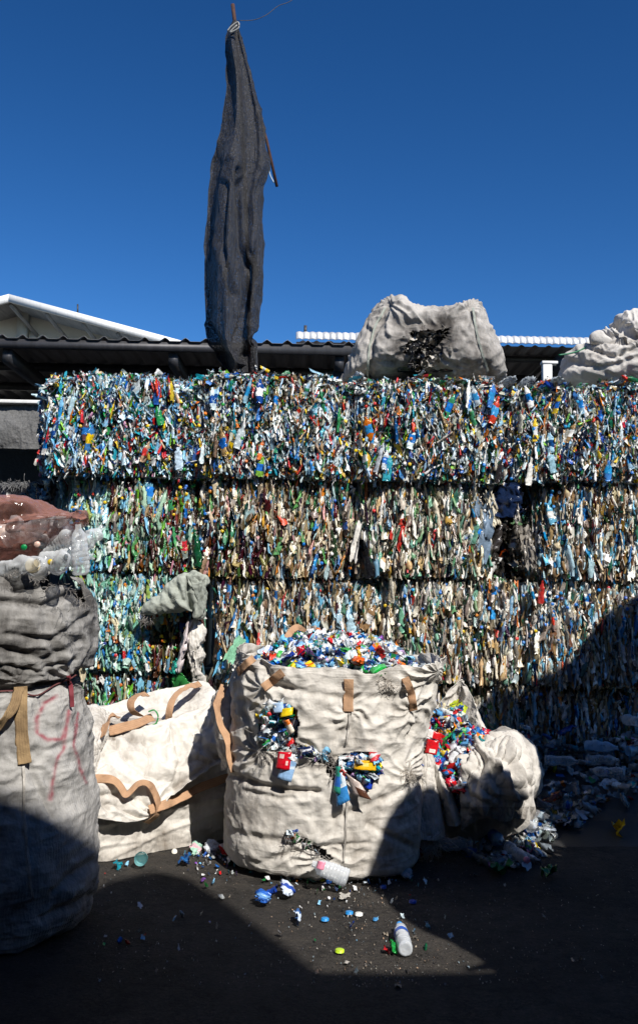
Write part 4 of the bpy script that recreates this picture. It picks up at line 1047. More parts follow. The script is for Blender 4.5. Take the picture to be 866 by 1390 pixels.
# ------------------------------------------------------------------ slumped open bag on the right
YR = 6.55
rb = thing('bulk_bag', 'slumped open off white bag right of the full bag, spilling red and blue scraps', 'bulk bag', (P(640, 1120, YR)[0], YR, 0), 'woven bulk bags on the ground')
g = pillow([(566, 1135), (566, 1080), (568, 1030), (590, 1000), (630, 1010), (668, 1002), (698, 1000), (715, 1030), (720, 1070), (712, 1105), (700, 1128), (640, 1140)], YR, .22, .36, 2.8, (640, 1075), 300, 140)
g, dirt_shade = clothify(g, True, [(.05, 2.5, (1.5, 1.5, 1)), (.05, 4, 'c'), (.02, 9, 'c')], [], 111)
g[..., 2] = np.maximum(g[..., 2], .003)
grid_mesh('bag_body', g, F_DIM, rb, wrap=True, attrs={'dirt_shade': dirt_shade})
# back sheet with peak
bk = [[(578, 975, 6.60), (600, 950, 6.68), (624, 922, 6.75), (634, 935, 6.72), (645, 958, 6.66), (658, 984, 6.6), (672, 1004, 6.5)],
      [(578, 985, 6.58), (598, 972, 6.66), (616, 962, 6.80), (630, 965, 6.74), (642, 975, 6.66), (655, 992, 6.56), (668, 1010, 6.46)],
      [(580, 1010, 6.55), (596, 1010, 6.62), (614, 1010, 6.75), (628, 1010, 6.7), (640, 1010, 6.62), (652, 1016, 6.52), (664, 1022, 6.42)]]
patch('back_sheet', bk, 180, 120, F_DIM, rb, [(.03, 5, (1, 1, 1)), (.01, 16, (1, 1, 1))], 115, front=-1, anchors=[(624, 922, .02, 13, 26)])
# hanging folds at the left
c1_ = [[(566, 1030, 6.28), (574, 1024, 6.18), (585, 1024, 6.16), (592, 1032, 6.25)], [(566, 1065, 6.24), (572, 1065, 6.12), (588, 1065, 6.12), (596, 1066, 6.22)], [(563, 1100, 6.2), (570, 1100, 6.08), (592, 1102, 6.08), (600, 1102, 6.2)], [(561, 1138, 6.18), (570, 1140, 6.05), (592, 1141, 6.06), (603, 1136, 6.18)]]
patch('hanging_fold', c1_, 90, 140, F_DIM, rb, [(.03, 6, (2.4, 2.4, .5)), (.010, 16, (2, 2, .7))], 117, front=-1)
c2_ = [[(584, 1040, 6.22), (592, 1038, 6.16), (600, 1042, 6.2)], [(592, 1070, 6.2), (602, 1070, 6.1), (610, 1070, 6.18)], [(602, 1098, 6.2), (612, 1100, 6.1), (620, 1098, 6.18)], [(607, 1120, 6.2), (618, 1122, 6.12), (627, 1117, 6.2)]]
patch('hanging_fold', c2_, 60, 120, F_DIM, rb, [(.02, 8, (2.4, 2.4, .5)), (.008, 18, (2, 2, .7))], 119, front=-1)
dr = [[(626, 1030, 6.40), (640, 1012, 6.38), (660, 1004, 6.42), (682, 998, 6.5), (702, 1006, 6.6), (718, 1028, 6.8)],
      [(624, 1040, 6.22), (640, 1030, 6.16), (662, 1022, 6.14), (686, 1018, 6.2), (708, 1030, 6.35), (722, 1045, 6.7)],
      [(624, 1070, 6.14), (642, 1066, 6.06), (664, 1062, 6.04), (690, 1060, 6.10), (714, 1066, 6.28), (724, 1070, 6.6)],
      [(625, 1095, 6.14), (642, 1092, 6.06), (664, 1090, 6.06), (688, 1090, 6.12), (710, 1092, 6.28), (722, 1096, 6.6)],
      [(627, 1128, 6.20), (640, 1116, 6.14), (664, 1112, 6.16), (688, 1112, 6.2), (706, 1110, 6.32), (716, 1112, 6.6)]]
patch('draped_sheet', dr, 220, 200, F_DIM, rb, [(.04, 3.5, (2.2, 2.2, .6)), (.05, 4.5, 'c'), (.02, 9, 'c'), (.008, 17, (2, 2, .8))], 121, [([(650, 1015), (675, 1045), (690, 1080)], 4, .05), ([(685, 1010), (700, 1045), (705, 1080)], 4, .04), ([(628, 1035), (650, 1060), (655, 1100)], 5, .03)], front=-1, dirtfn=lambda u, v: .25*(v > 1095), anchors=[(640, 1012, .035, 15, 34), (690, 1000, .035, 15, 34)])
bl2 = pillow([(686, 1085), (678, 1040), (668, 1002), (684, 988), (706, 996), (724, 1016), (730, 1046), (722, 1080)], 7.05, .25, .25, 2.3, None, 140, 70)
bl2, dirt_shade = clothify(bl2, True, [(.06, 3, (1, 1, 1)), (.02, 8, (1, 1, 1))], [], 125)
grid_mesh('rear_fold', bl2, F_DIM, rb, wrap=True, attrs={'dirt_shade': dirt_shade+.15})
fray('frayed_edge', [(563, 1138), (582, 1143), (602, 1138)], 6.1, 160, .10, rb, plain('thread_white', (.4, .37, .33), .9), spread=3, down=1.2)
SPILL = Pal([('2464b8', 14), ('174a98', 9), ('5fa0d8', 11), ('eef2f6', 13), ('c8142a', 14), ('e84038', 5), ('3aa552', 6), ('e8c92c', 6), ('e27a20', 3), ('9fb0b8', 7), ('29a8b8', 4)])
S = Soup()
pts = []
poly = [(574, 975), (603, 958), (628, 960), (632, 985), (666, 1003), (650, 1022), (628, 1036), (634, 1072), (612, 1066), (598, 1046), (590, 1028), (566, 1040), (562, 1015)]
while len(pts) < 430:
    a, b_ = rng.uniform(560, 665), rng.uniform(955, 1070)
    if inpoly(np.array(a), np.array(b_), poly): pts.append((a, b_))
for a, b_ in pts:
    y_ = 6.12+(1060-b_)*.0042+rng.uniform(0, .06)
    scatter_hole(S, [(a, b_)], y_, SPILL, .06, .15, .04)
for _ in range(110):
    a, b_ = rng.normal(608, 10), rng.uniform(1050, 1110)
    scatter_hole(S, [(a+8, b_)], 6.28, SPILL, .05, .1, .03)
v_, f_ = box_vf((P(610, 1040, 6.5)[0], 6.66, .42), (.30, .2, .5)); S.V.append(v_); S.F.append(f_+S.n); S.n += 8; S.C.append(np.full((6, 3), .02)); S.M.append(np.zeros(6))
o = S.build('plastic_scraps'); tag(o, 'red, blue and white scraps filling the mouth of the slumped open bag', 'plastic scraps', kind='stuff')
flat_label('food_label', 'bright red label in the mouth of the slumped open bag', 'label', [(580, 1003), (596, 1006), (592, 1025), (576, 1022)], 6.22, 'c8141e', [(2, 4, 5, 6, 'e8e0d8')])
flat_label('food_label', 'long white and red label above the bright red one', 'label', [(576, 988), (600, 996), (598, 1006), (574, 998)], 6.25, 'e4e0dc', [(3, 5, 0, 7, 'c81e24')])
lump('foil_wrapper', 'lime yellow wrapper standing up against the peaked sheet', 'wrapper', P(620, 968, 6.55), (.06, .11, .16), (0, .3, 1.3), 'c8d83c', 'scrap', lbl='f0f0e0', seed=31)
lump('foil_wrapper', 'cream paper wrapper left of the lime yellow one', 'wrapper', P(603, 970, 6.55), (.05, .10, .15), (0, -.2, 1.4), 'e8dcb8', 'scrap', seed=32)
lump('foil_wrapper', 'yellow wrapper strip lying slantwise in the slumped bag', 'wrapper', P(613, 1002, 6.40), (.04, .06, .16), (.4, -.8, 1.2), 'e8c020', 'scrap', seed=33)

# ------------------------------------------------------------------ bags on top of the wall
tb = thing('bulk_bag', 'large stained bag with two ears and a ragged black hole, on top of the wall', 'bulk bag', (P(575, 515, 8.6)[0], 8.6, P(575, 520, 8.6)[2]), 'woven bags on top of the wall')
g = pillow([(470, 517), (473, 492), (484, 465), (498, 440), (512, 422), (527, 410), (540, 415), (553, 422), (575, 426), (598, 424), (618, 419), (640, 411), (654, 421), (664, 440), (674, 468), (680, 495), (681, 518), (640, 524), (570, 524), (510, 522)], 8.62, .52, .5, 2.7, (575, 470), 360, 170)
g, dirt_shade = clothify(g, True, [(.025, 2.0, (1, 1, 1)), (.06, 2.2, 'c'), (.045, 5.0, 'c'), (.022, 12, 'c')], [([(527, 412), (505, 450), (500, 515)], 4, .04), ([(575, 428), (595, 450), (640, 412)], 6, .03), ([(640, 415), (650, 450), (665, 510)], 5, .03), ([(540, 440), (575, 436), (600, 440)], 8, .03), ([(560, 500), (575, 520)], 5, .03)], 131, 1, [(527, 412, .022, 11, 20), (642, 414, .022, 11, 20), (578, 470, .024, 13, 18), (505, 515, .014, 9, 22), (660, 515, .014, 9, 22)])
u, v = proj(g); fr = g[..., 1] < 8.6
hp = [(553, 456), (562, 448), (578, 452), (592, 452), (606, 444), (604, 458), (594, 466), (597, 476), (584, 484), (576, 492), (568, 504), (560, 492), (562, 480), (547, 476), (556, 466)]
hole = fr & inpoly(u+wob(u, v, 4), v+wob(v, u, 4), hp)
dirt_shade = dirt_shade+.35*fr*np.exp(-(pdist(u, v, hp+hp[:1])/13)**2)+.15*fbm(g*4, 5, 4)+.2*np.clip((v-470)/50, 0, 1)*(u < 560)-.1
dirt_shade = dirt_shade+.14+.9*np.clip(fbm(g*np.array([3.5, 3.5, 5]), 55, 5)-.5, 0, 1)
grid_mesh('bag_body', g, F_TOP, tb, wrap=True, keep=~hole, attrs={'dirt_shade': dirt_shade}, thick=.005)
S = Soup()
for _ in range(90):
    a, b_ = np.clip(rng.normal(577, 13), 556, 602), np.clip(rng.normal(472, 12), 452, 494)
    R_ = rotm(rng.normal(0, .5), rng.uniform(-2, 2), rng.uniform(-1, 1))
    S.add(tpl_scrap(rng, 5, 6, .3), np.array([.07, .10, rng.uniform(.08, .18)]), R_, P(a, b_, 8.20-.05*rng.random()), lin(['15161a', '2a2a2e', 'c8c2b8', 'a09a90', 'b4aea4', '3c3a38'][rng.integers(6)]), 1)
S.build('torn_lining', tb)
ST = surf(g)
srib('seam', [(524, 418), (510, 440), (502, 470), (499, 512)], .022, F_SACK, tb, ST, .008, seed=23)
srib('seam', [(641, 418), (645, 440), (652, 470), (662, 505)], .022, F_SACK, tb, ST, .008, seed=24)
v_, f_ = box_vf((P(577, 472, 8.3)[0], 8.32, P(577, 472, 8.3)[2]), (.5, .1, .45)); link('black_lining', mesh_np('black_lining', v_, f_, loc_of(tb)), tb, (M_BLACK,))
fray('frayed_edge', hp+hp[:1], 8.14, 60, .05, tb, plain('thread_dust', (.3, .28, .25), .9), spread=4)
ribbon('ear_tie', [(527, 411, 8.6), (524, 416, 8.5), (520, 424, 8.45)], .03, F_DIM, tb, seed=4)

ts = thing('tied_sack', 'tied whitish sack with a gathered knot on top of the wall at the right edge', 'sack', (P(835, 525, 8.6)[0], 8.6, P(835, 530, 8.6)[2]), 'woven bags on top of the wall')
g = pillow([(764, 524), (761, 500), (766, 484), (782, 472), (800, 462), (806, 452), (815, 450), (824, 455), (834, 450), (831, 438), (838, 429), (850, 425), (865, 429), (890, 440), (910, 465), (930, 500), (930, 530), (850, 536)], 8.6, .45, .45, 2.4, (850, 490), 300, 140)
g, dirt_shade = clothify(g, True, [(.02, 2.5, (1, 1, 1)), (.05, 2.6, 'c'), (.04, 6, 'c'), (.02, 13, 'c')], [([(775, 490), (820, 500), (866, 485)], 4, .03), ([(800, 470), (835, 485), (866, 470)], 4, .04), ([(815, 455), (850, 462), (880, 450)], 4, .05), ([(780, 478), (800, 500), (850, 515)], 4, .02), ([(833, 452), (850, 450), (880, 455)], 3, .04)], 141, 1, [(838, 452, .020, 13, 16), (808, 462, .014, 11, 12)])
grid_mesh('sack_body', g, F_DIM, ts, wrap=True, attrs={'dirt_shade': dirt_shade+.05})
g = pillow([(802, 466), (800, 455), (808, 449), (816, 449), (821, 455), (830, 462), (822, 470)], 8.3, .06, .08, 2.2, None, 60, 30)
grid_mesh('gathered_corner', g, F_DIM, ts, wrap=True, attrs={'dirt_shade': g[..., 0]*0+.05})
tube('green_cord', [P(u_, v_, 8.35) for u_, v_ in cr([(758, 482), (772, 480), (786, 476), (797, 470)], 20)], .008, sol('1f6e4a'), ts)

# small clear film lumps on the wall crest
for k, (u_, v_, lab) in enumerate(((690, 520, 'clear film bundle on the wall crest right of the big torn bag'), (715, 523, 'long clear film roll lying on the wall crest'), (487, 517, 'small grey bottle end left of the big torn bag'), (752, 520, 'clear crumpled bottle beside the white post'))):
    lump('clear_plastic', lab, 'plastic film', P(u_, v_, 8.15)+[0, 0, .02], (.10, .12, .26), (1.4, 1.4, k), 'b4bcc0', clear=1, seed=40+k)
# items stuck in the wall
gs = thing('woven_sack', 'grey green sack bulging out between the second and third rows at the left', 'sack', P(235, 840, 8.1))
g = pillow([(192, 830), (205, 815), (222, 800), (240, 786), (258, 776), (272, 778), (282, 786), (280, 800), (280, 818), (276, 838), (268, 838), (258, 828), (245, 830), (225, 834), (205, 834)], 8.02, .15, .2, 2.2, (240, 812), 240, 100)
g, dirt_shade = clothify(g, True, [(.015, 5, (2.2, 1, .8)), (.05, 6, 'c'), (.02, 14, 'c')], [([(258, 780), (255, 805), (262, 830)], 3.5, .07), ([(225, 805), (235, 820)], 4, .03), ([(240, 795), (248, 815)], 4, .03)], 151)
grid_mesh('sack_body', g, F_SACK, gs, wrap=True, attrs={'dirt_shade': dirt_shade})
g = pillow([(252, 782), (262, 775), (276, 780), (280, 800), (279, 820), (277, 836), (268, 838), (262, 825), (258, 805)], 7.93, .07, .08, 2.0, None, 120, 60)
g, dirt_shade = clothify(g, True, [(.07, 9, 'c'), (.03, 20, 'c')], [], 157)
grid_mesh('crumpled_mouth', g, F_SACK, gs, wrap=True, attrs={'dirt_shade': dirt_shade+.1})
fray('frayed_edge', [(192, 832), (204, 838), (196, 842)], 7.98, 60, .07, gs, M_THREAD, spread=3)
wt = thing('torn_bag', 'crumpled dirty white torn bag hanging below the grey green sack', 'bag', P(262, 930, 8.1))
g = pillow([(252, 850), (262, 843), (275, 845), (280, 858), (272, 872), (278, 890), (272, 908), (276, 925), (266, 928), (258, 910), (252, 885), (250, 865)], 8.08, .10, .1, 2.2, None, 160, 70)
g, dirt_shade = clothify(g, True, [(.05, 6, (1.6, 1, .7)), (.02, 15, (2, 1, .8))], [], 161)
grid_mesh('bag_film', g, F_WHITE, wt, wrap=True, attrs={'dirt_shade': dirt_shade+.02})
lump('crushed_bottle', 'pinkish white long crushed bottle left of the torn white bag', 'bottle', P(249, 878, 8.0), (.10, .13, .42), (0, .28, .3), 'd8cccc', seed=51, glossy=0)
lump('crushed_bottle', 'teal crushed cap end below the pinkish long bottle', 'bottle', P(238, 905, 8.02), (.10, .11, .12), (0, .5, .3), '2a9a8a', seed=52)
lump('crushed_bottle', 'green flat bottle leaning near the shaded base of the torn white bag', 'bottle', P(248, 930, 8.0), (.06, .16, .26), (0, -.6, 1.2), '2f7a3a', seed=53)
lump('crushed_cup', 'pale mint plastic tab standing beside the left rim of the full bag', 'plastic piece', P(319, 882, 7.9), (.03, .16, .24), (0, .5, 1.4), '8cc8a4', 'scrap', seed=54)
lump('crushed_bottle', 'dark green bottle squeezed between two second row bales', 'bottle', P(267, 745, 8.08), (.08, .10, .32), (0, -.15, .6), '14502e', seed=55)
# contents of the dark gap
lump('crushed_bottle', 'grimy dark bottle wedged slantwise in the gap between second row bales', 'bottle', P(677, 724, 8.25), (.13, .15, .30), (0, .35, .2), '3a3634', seed=61)
lump('crushed_bottle', 'second grimy bottle upright in the gap, right of the slanted one', 'bottle', P(697, 728, 8.3), (.09, .10, .26), (0, .1, .2), '5a5650', seed=62, lbl='c8c8c4', lb=(.0, .2))
for lab, (a, b_), (w, h), ro, co, sd in (('greyish blue film sheet hanging left of the gap', (650, 725), (.18, .62), .12, '7c90a4', 63), ('dark navy film stuffed in the top of the gap', (688, 678), (.2, .3), .1, '182848', 64),
                                        ('white cloth strip hanging in the gap', (700, 690), (.09, .26), -.15, 'cfc8bc', 65), ('cream curved strip at the left of the gap', (668, 690), (.06, .30), -.3, 'd8cfb8', 66), ('black and white torn film at the right side of the gap', (716, 742), (.12, .36), -.15, '9c968c', 67)):
    s_ = Soup(); s_.add(tpl_scrap(np.random.default_rng(sd), 12, 14, .16), np.array([.16, w*1.4, h]), rotm(0, ro, 1.3), np.zeros(3), lin(co), 1)
    o = s_.build('plastic_film'); o.location = tuple(map(float, P(a, b_, 8.16))); tag(o, lab, 'plastic film')
rg = np.random.default_rng(68)
for sd, lab, (a, b_), sc_ , ro in ((71, 'white rag fold on the dark seam between two second row bales at mid wall', (483, 735), (.1, .12, .34), .1), (72, 'black film folded beside the white rag at mid wall', (494, 758), (.12, .13, .34), -.35)):
    lump('plastic_film', lab, 'plastic film', P(a, b_, 8.1), sc_, (0, ro, 1.2), 'e4e0d8' if sd == 71 else '16161a', 'scrap', seed=sd)
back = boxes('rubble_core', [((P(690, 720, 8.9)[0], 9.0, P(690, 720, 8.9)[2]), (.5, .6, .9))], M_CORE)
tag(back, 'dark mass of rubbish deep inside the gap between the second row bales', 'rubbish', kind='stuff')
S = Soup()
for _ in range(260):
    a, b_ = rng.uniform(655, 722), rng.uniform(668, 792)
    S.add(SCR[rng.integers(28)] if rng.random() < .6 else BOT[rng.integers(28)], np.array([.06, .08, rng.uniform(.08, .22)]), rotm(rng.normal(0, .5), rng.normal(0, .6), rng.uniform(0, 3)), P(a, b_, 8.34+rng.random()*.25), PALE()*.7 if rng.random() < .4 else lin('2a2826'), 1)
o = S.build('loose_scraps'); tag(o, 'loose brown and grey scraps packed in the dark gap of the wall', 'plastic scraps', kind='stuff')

# ------------------------------------------------------------------ bottle heap at the right
S = Soup()
def heapz(u, v): return 0
hx0 = []
for _ in range(1500):
    a, b_ = rng.uniform(636, 990), rng.uniform(1040, 1185)
    lim = 1120+60*math.exp(-((a-690)/60)**2)-(a-690)*.10
    if b_ > lim+20*rng.random(): continue
    p = G(a, b_)
    z = max(0, (p[1]-6.2)/1.7)*.30*min(1, max(0, (p[0]-1.0)/.5))
    p = np.array([p[0], min(p[1], 8.0), .03+rng.random()*z])
    k = rng.random(); R_ = rotm(0, 0, rng.uniform(0, 6))@rotm(math.pi/2+rng.normal(0, .35), rng.normal(0, .4), rng.uniform(0, 3))
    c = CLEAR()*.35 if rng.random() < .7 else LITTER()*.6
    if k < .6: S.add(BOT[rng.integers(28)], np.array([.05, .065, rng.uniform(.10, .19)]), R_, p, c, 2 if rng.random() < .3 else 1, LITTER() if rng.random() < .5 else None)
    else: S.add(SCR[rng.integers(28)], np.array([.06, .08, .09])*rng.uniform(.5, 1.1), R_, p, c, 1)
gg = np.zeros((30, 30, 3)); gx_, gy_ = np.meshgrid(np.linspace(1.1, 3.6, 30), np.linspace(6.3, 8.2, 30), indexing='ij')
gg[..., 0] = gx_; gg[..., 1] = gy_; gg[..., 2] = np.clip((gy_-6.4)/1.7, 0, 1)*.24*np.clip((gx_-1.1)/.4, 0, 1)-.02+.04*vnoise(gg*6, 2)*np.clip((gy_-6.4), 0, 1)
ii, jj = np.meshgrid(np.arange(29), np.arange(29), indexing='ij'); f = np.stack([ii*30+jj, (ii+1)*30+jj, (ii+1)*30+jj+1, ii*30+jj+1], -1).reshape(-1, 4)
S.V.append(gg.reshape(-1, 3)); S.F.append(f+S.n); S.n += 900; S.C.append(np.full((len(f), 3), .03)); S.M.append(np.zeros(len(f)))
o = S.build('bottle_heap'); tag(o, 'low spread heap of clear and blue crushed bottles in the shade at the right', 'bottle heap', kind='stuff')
hb = [(665, 1150, 'blue label clear bottle at the near edge of the shaded heap, below the slumped bag', '2464b8'), (700, 1140, 'clear bottle with blue label at the front of the shaded heap', '2a4fa8'), (640, 1160, 'pale blue bottle lying nearest to the slumped bag foot', None), (755, 1060, 'ribbed clear bottle lying on the shaded heap in its middle', None),
      (790, 1085, 'large ribbed clear bottle crossing the shaded heap', None), (735, 1085, 'clear bottle tilted at the left part of the shaded heap', None), (820, 1070, 'clear bottle on the heap near the right edge', None), (848, 1100, 'clear ribbed bottle at the right edge of the shaded heap', None), (770, 1030, 'clear bottle high on the heap against the wall', None), (830, 1040, 'clear bottle against the wall at the right', None), (690, 1165, 'clear flattened bottle with pink cap in front of the heap', None)]
for k, (a, b_, lab, lc) in enumerate(hb):
    p = G(a, b_); p = np.array([p[0], min(p[1], 7.9), .06+max(0, (p[1]-6.2)/1.7)*.26])
    bottle(lab, p, .27, .042, C_CLEAR if k % 3 else C_BLUE, 'd88aa0' if k == 10 else (CAPS and '1f74c8' if False else None), lc, (math.pi/2, 0, rng.uniform(0, 6)), .35, 80+k, 'bottles lying on the shaded heap')
for a, b_, lab, co, lb2 in ((838, 1138, 'yellow wrapper lying in the shade at the far right of the ground', 'c8a818', None), (830, 1082, 'yellow wrapper on the heap near the right edge', 'd8b414', None), (788, 1104, 'small yellow and white wrapper in the middle of the heap', 'd8b414', 'e0e0d8'),
                      (742, 1100, 'red crumpled wrapper catching the sun in front of the heap', 'c81e20', None), (727, 1103, 'green crumpled wrapper beside the red one', '1f9a3c', None), (745, 1193, 'dark green scrap alone on the shaded ground', '1f6a34', None), (762, 1130, 'blue printed wrapper at the foot of the heap', '1f3fa8', 'c8d0e0'), (712, 1165, 'pink scrap in front of the heap', 'c87898', None), (676, 1190, 'small dark green scrap on the shaded ground below the slumped bag', '1f6a44', None)):
    lump('foil_wrapper', lab, 'wrapper', G(a, b_)+[0, 0, .05], (.10, .13, .13), (1.3, .4, rng.uniform(0, 6)), co, 'scrap', lbl=lb2, seed=int(a))

# ------------------------------------------------------------------ litter on the ground in front
def onground(a, b_, z): p = G(a, b_); p[2] = z; return p
def cap_on(a, b_, h, lab, r_=.016, tiltx=.0):
    t_ = lump('bottle_cap', lab, 'cap', onground(a, b_, .009), (r_, r_, .014), (tiltx, 0, 0), h, 'cap', glossy=0)
cap_on(237, 1158, 'e8e4d8', 'cream bottle cap standing on the ground before the collapsed bag', .018, 1.0)
cap_on(385, 1177, 'eceae4', 'white bottle cap at the foot of the full central bag', .018, .9)
cap_on(437, 1196, 'b8c42a', 'yellow green bottle cap beside the large clear bottle')
cap_on(446, 1199, '1f66c8', 'blue bottle cap next to the yellow green one')
cap_on(441, 1250, '1e88d0', 'blue bottle cap alone on the sunlit ground, leftmost of the open ones', .02)
cap_on(474, 1241, '1e88d0', 'blue bottle cap beside the white cap on the sunlit ground', .02)
cap_on(487, 1243, 'f0efe8', 'white ring shaped bottle cap on the sunlit ground', .02)
cap_on(509, 1250, '2a78b0', 'small broken blue cap on the sunlit ground', .011)
cap_on(461, 1293, 'b8dc28', 'lime green bottle cap nearest the viewer', .021)
cap_on(520, 1206, '1d4fb0', 'blue bottle cap in the shade near the central bag', .017)
cap_on(560, 1226, '1d4fc0', 'bright blue bottle cap alone in the shade', .020)
cap_on(477, 1184, '2a9a6a', 'green bottle cap right behind the large clear bottle', .018, 1.2)
yb_ = SC(450, 1168)
pa, pb_ = P(472, 1193, yb_-.11), P(424, 1172, yb_-.07)
pa[2] = max(pa[2], .052)
bt = bottle('large clear bottle with pink label lying against the foot of the central bag', pa, float(np.linalg.norm(pb_-pa)), .05, C_GRD, None, None, (0, 0, 0), .15, 90)
bt.rotation_mode = 'XYZ'; bt.rotation_euler = Vector(tuple(pb_-pa)).to_track_quat('Z', 'Y').to_euler()
flat_label('food_label', 'small pink square label on the large clear bottle', 'label', [(432, 1168), (442, 1170), (439, 1181), (429, 1178)], yb_-.135, 'e890a8')
bottle_between('clear small bottle with blue label and blue cap lying at the bottom of the view', (550, 1300), (542, 1266), .035, R=.036, mat=C_GRD, cap='2a8ad0', lab='2a5ab8', crush=.12, seed=91, labr=(.50, .64))
lump('crushed_bottle', 'green crushed bottle beside the small clear bottle', 'bottle', onground(533, 1293, .02), (.05, .05, .09), (math.pi/2, 0, .5), '1a8a3a', seed=92)
lump('crushed_bottle', 'red scrap next to the green crushed bottle', 'plastic scrap', onground(525, 1293, .012), (.03, .04, .05), (math.pi/2, 0, .9), 'b01e24', 'scrap', seed=93)
tcup = thing('plastic_cup', 'teal transparent cup lying in front of the collapsed bag', 'cup', onground(193, 1174, .04))
v, f = lathe_vf([(0, .001), (0, .03), (.03, .036), (.035, .033), (.07, .040), (.09, .041)], 22, .1, 5)
link('cup_body', mesh_np('cup_body', v@rotm(math.pi/2-.2, .4, 0).T, f), tcup, (C_TEAL,), True)
for a, b_, lab, co, lc, sz, kd, sd in (
        (160, 1172, 'small teal scrap in the shade beside the teal cup', '1a7a8a', None, (.05, .05, .07), 'scrap', 101), (173, 1169, 'tiny pale blue scrap between the teal scrap and cup', '8ac0e0', None, (.03, .03, .04), 'scrap', 102),
        (252, 1167, 'dark blue crumpled wrapper before the collapsed bag', '14467c', '2a6aa8', (.07, .10, .11), 'scrap', 103), (265, 1152, 'red and white lettered green bottle lying by the collapsed bag', 'a8d0bc', 'e0b8c0', (.05, .07, .15), 'bottle', 104),
        (287, 1152, 'white crushed cup between the bags', 'dde2e8', None, (.07, .08, .12), 'bottle', 105), (310, 1155, 'red crumpled wrapper between the two bags', 'cc1c24', 'e8d8d8', (.07, .12, .12), 'scrap', 106), (312, 1164, 'white and black printed wrapper under the red one', 'dcdce4', '2a2430', (.05, .09, .12), 'scrap', 107),
        (325, 1152, 'yellow scrap leaning on the central bag foot', 'd8d02a', '3a9a3a', (.05, .05, .06), 'scrap', 108), (340, 1164, 'bright blue wavy wrapper at the left foot of the central bag', '1a5cc0', '6ab0e4', (.07, .14, .13), 'scrap', 109), (368, 1171, 'purple and green flattened sachet under the central bag', '8a3a78', 'a8b8b0', (.03, .05, .13), 'bottle', 110),
        (402, 1185, 'clear blue crumpled bottle left of the large clear bottle', '8ab4dc', 'd0dcec', (.08, .11, .16), 'bottle', 111), (308, 1137, 'white tissue scrap standing between the bags', 'd4dae4', None, (.04, .06, .12), 'scrap', 112),
        (357, 1227, 'blue crumpled bottle piece, leftmost of three in the half shade', '2a60b8', '6a9ad0', (.06, .10, .10), 'bottle', 113), (370, 1216, 'royal blue scrap in the middle of three in the half shade', '164ab8', None, (.05, .07, .07), 'scrap', 114), (389, 1216, 'white and blue label bottle, rightmost of three in the half shade', 'd0dcf0', '2a50b0', (.06, .08, .13), 'bottle', 115),
        (404, 1252, 'crumpled dark blue and white film alone in front', '3a5a8c', 'c0ccdc', (.05, .09, .12), 'scrap', 116), (468, 1220, 'torn white paper triangle on the sunlit ground', 'b8b4ac', None, (.02, .06, .06), 'scrap', 117), (566, 1160, 'red and white round scrap in the shade right of the central bag', 'b03a34', 'd8d8d8', (.08, .09, .10), 'scrap', 118),
        (552, 1192, 'clear flattened piece in the shade at the central bag foot', '8898a4', None, (.05, .07, .12), 'bottle', 119)):
    lump('crushed_bottle' if kd == 'bottle' else 'plastic_scrap', lab, 'bottle' if kd == 'bottle' else 'plastic scrap', onground(a, b_+(7 if b_ < 1188 else 0), max(sz[0], .03)*.55), sz, (math.pi/2+.15, .2, random.uniform(0, 3) if kd == 'scrap' else 1.57+random.uniform(-.5, .5)), co, kd, lbl=lc, seed=sd)
for a, b_, lab in ((418, 1192, 'teal plastic ring left of the teal pair'), (426, 1196, 'teal plastic ring right of the teal pair')):
    th = np.linspace(0, 2*np.pi, 24); c_ = onground(a, b_, .018)
    o = tube('plastic_ring', [np.array([math.cos(q)*.022, math.sin(q)*.018*.7, math.sin(q)*.013]) for q in th], .006, C_TEAL)
    o.location = tuple(map(float, c_)); tag(o, lab+' at the central bag foot', 'ring')

S = Soup()
for _ in range(240):
    k_ = rng.random()
    if k_ < .45: a, b_ = rng.uniform(250, 330), 0; b_ = 1160+rng.exponential(7)
    elif k_ < .8: a = rng.uniform(330, 570); b_ = 1178+18*math.sin((a-330)/240*math.pi)+rng.exponential(8)
    else: a, b_ = rng.uniform(140, 620), rng.uniform(1185, 1290)
    sz = rng.uniform(.008, .032)
    p = onground(a, b_, sz*.4); S.add(SCR[rng.integers(28)] if rng.random() < .7 else BOT[rng.integers(28)], np.array([sz*.6, sz, sz*1.3]), rotm(math.pi/2+rng.normal(0, .4), rng.normal(0, .5), rng.uniform(0, 6)), p, LITTER()*.9, 1)
o = S.build('litter_scraps'); tag(o, 'small torn film scraps scattered along the feet of the bags', 'litter', kind='stuff')
# ------------------------------------------------------------------ shade cloth on its pole
M_NET, nt, b, out = newmat('black_shade_net')
tc = node(nt, 'ShaderNodeTexCoord')
n1 = noise_node(nt, 75, 4, tc.outputs['Object'], .85)
r = ramp(nt, n1.outputs[0], [(.45, (.004, .004, .005)), (.58, (.010, .010, .012)), (.66, (.14, .14, .155))])  # pale flecks paint the net's sparkling highlights into its colour
nt.links.new(r.outputs[0], b.inputs['Base Color']); b.inputs['Roughness'].default_value = .5; b.inputs['Specular IOR Level'].default_value = .25
b.inputs['Sheen Weight'].default_value = .08
bump(nt, b, n1.outputs[0], .7, .01)
tb_ = node(nt, 'ShaderNodeBsdfTransparent'); mx = node(nt, 'ShaderNodeMixShader')
n4 = noise_node(nt, 110, 2, tc.outputs['Object'], .6)
r4 = ramp(nt, n4.outputs[0], [(.36, (.75,)*3), (.46, (1,)*3)])
nt.links.new(r4.outputs[0], mx.inputs[0]); nt.links.new(tb_.outputs[0], mx.inputs[1]); nt.links.new(b.outputs[0], mx.inputs[2]); nt.links.new(mx.outputs[0], out.inputs[0])
YN = 8.75
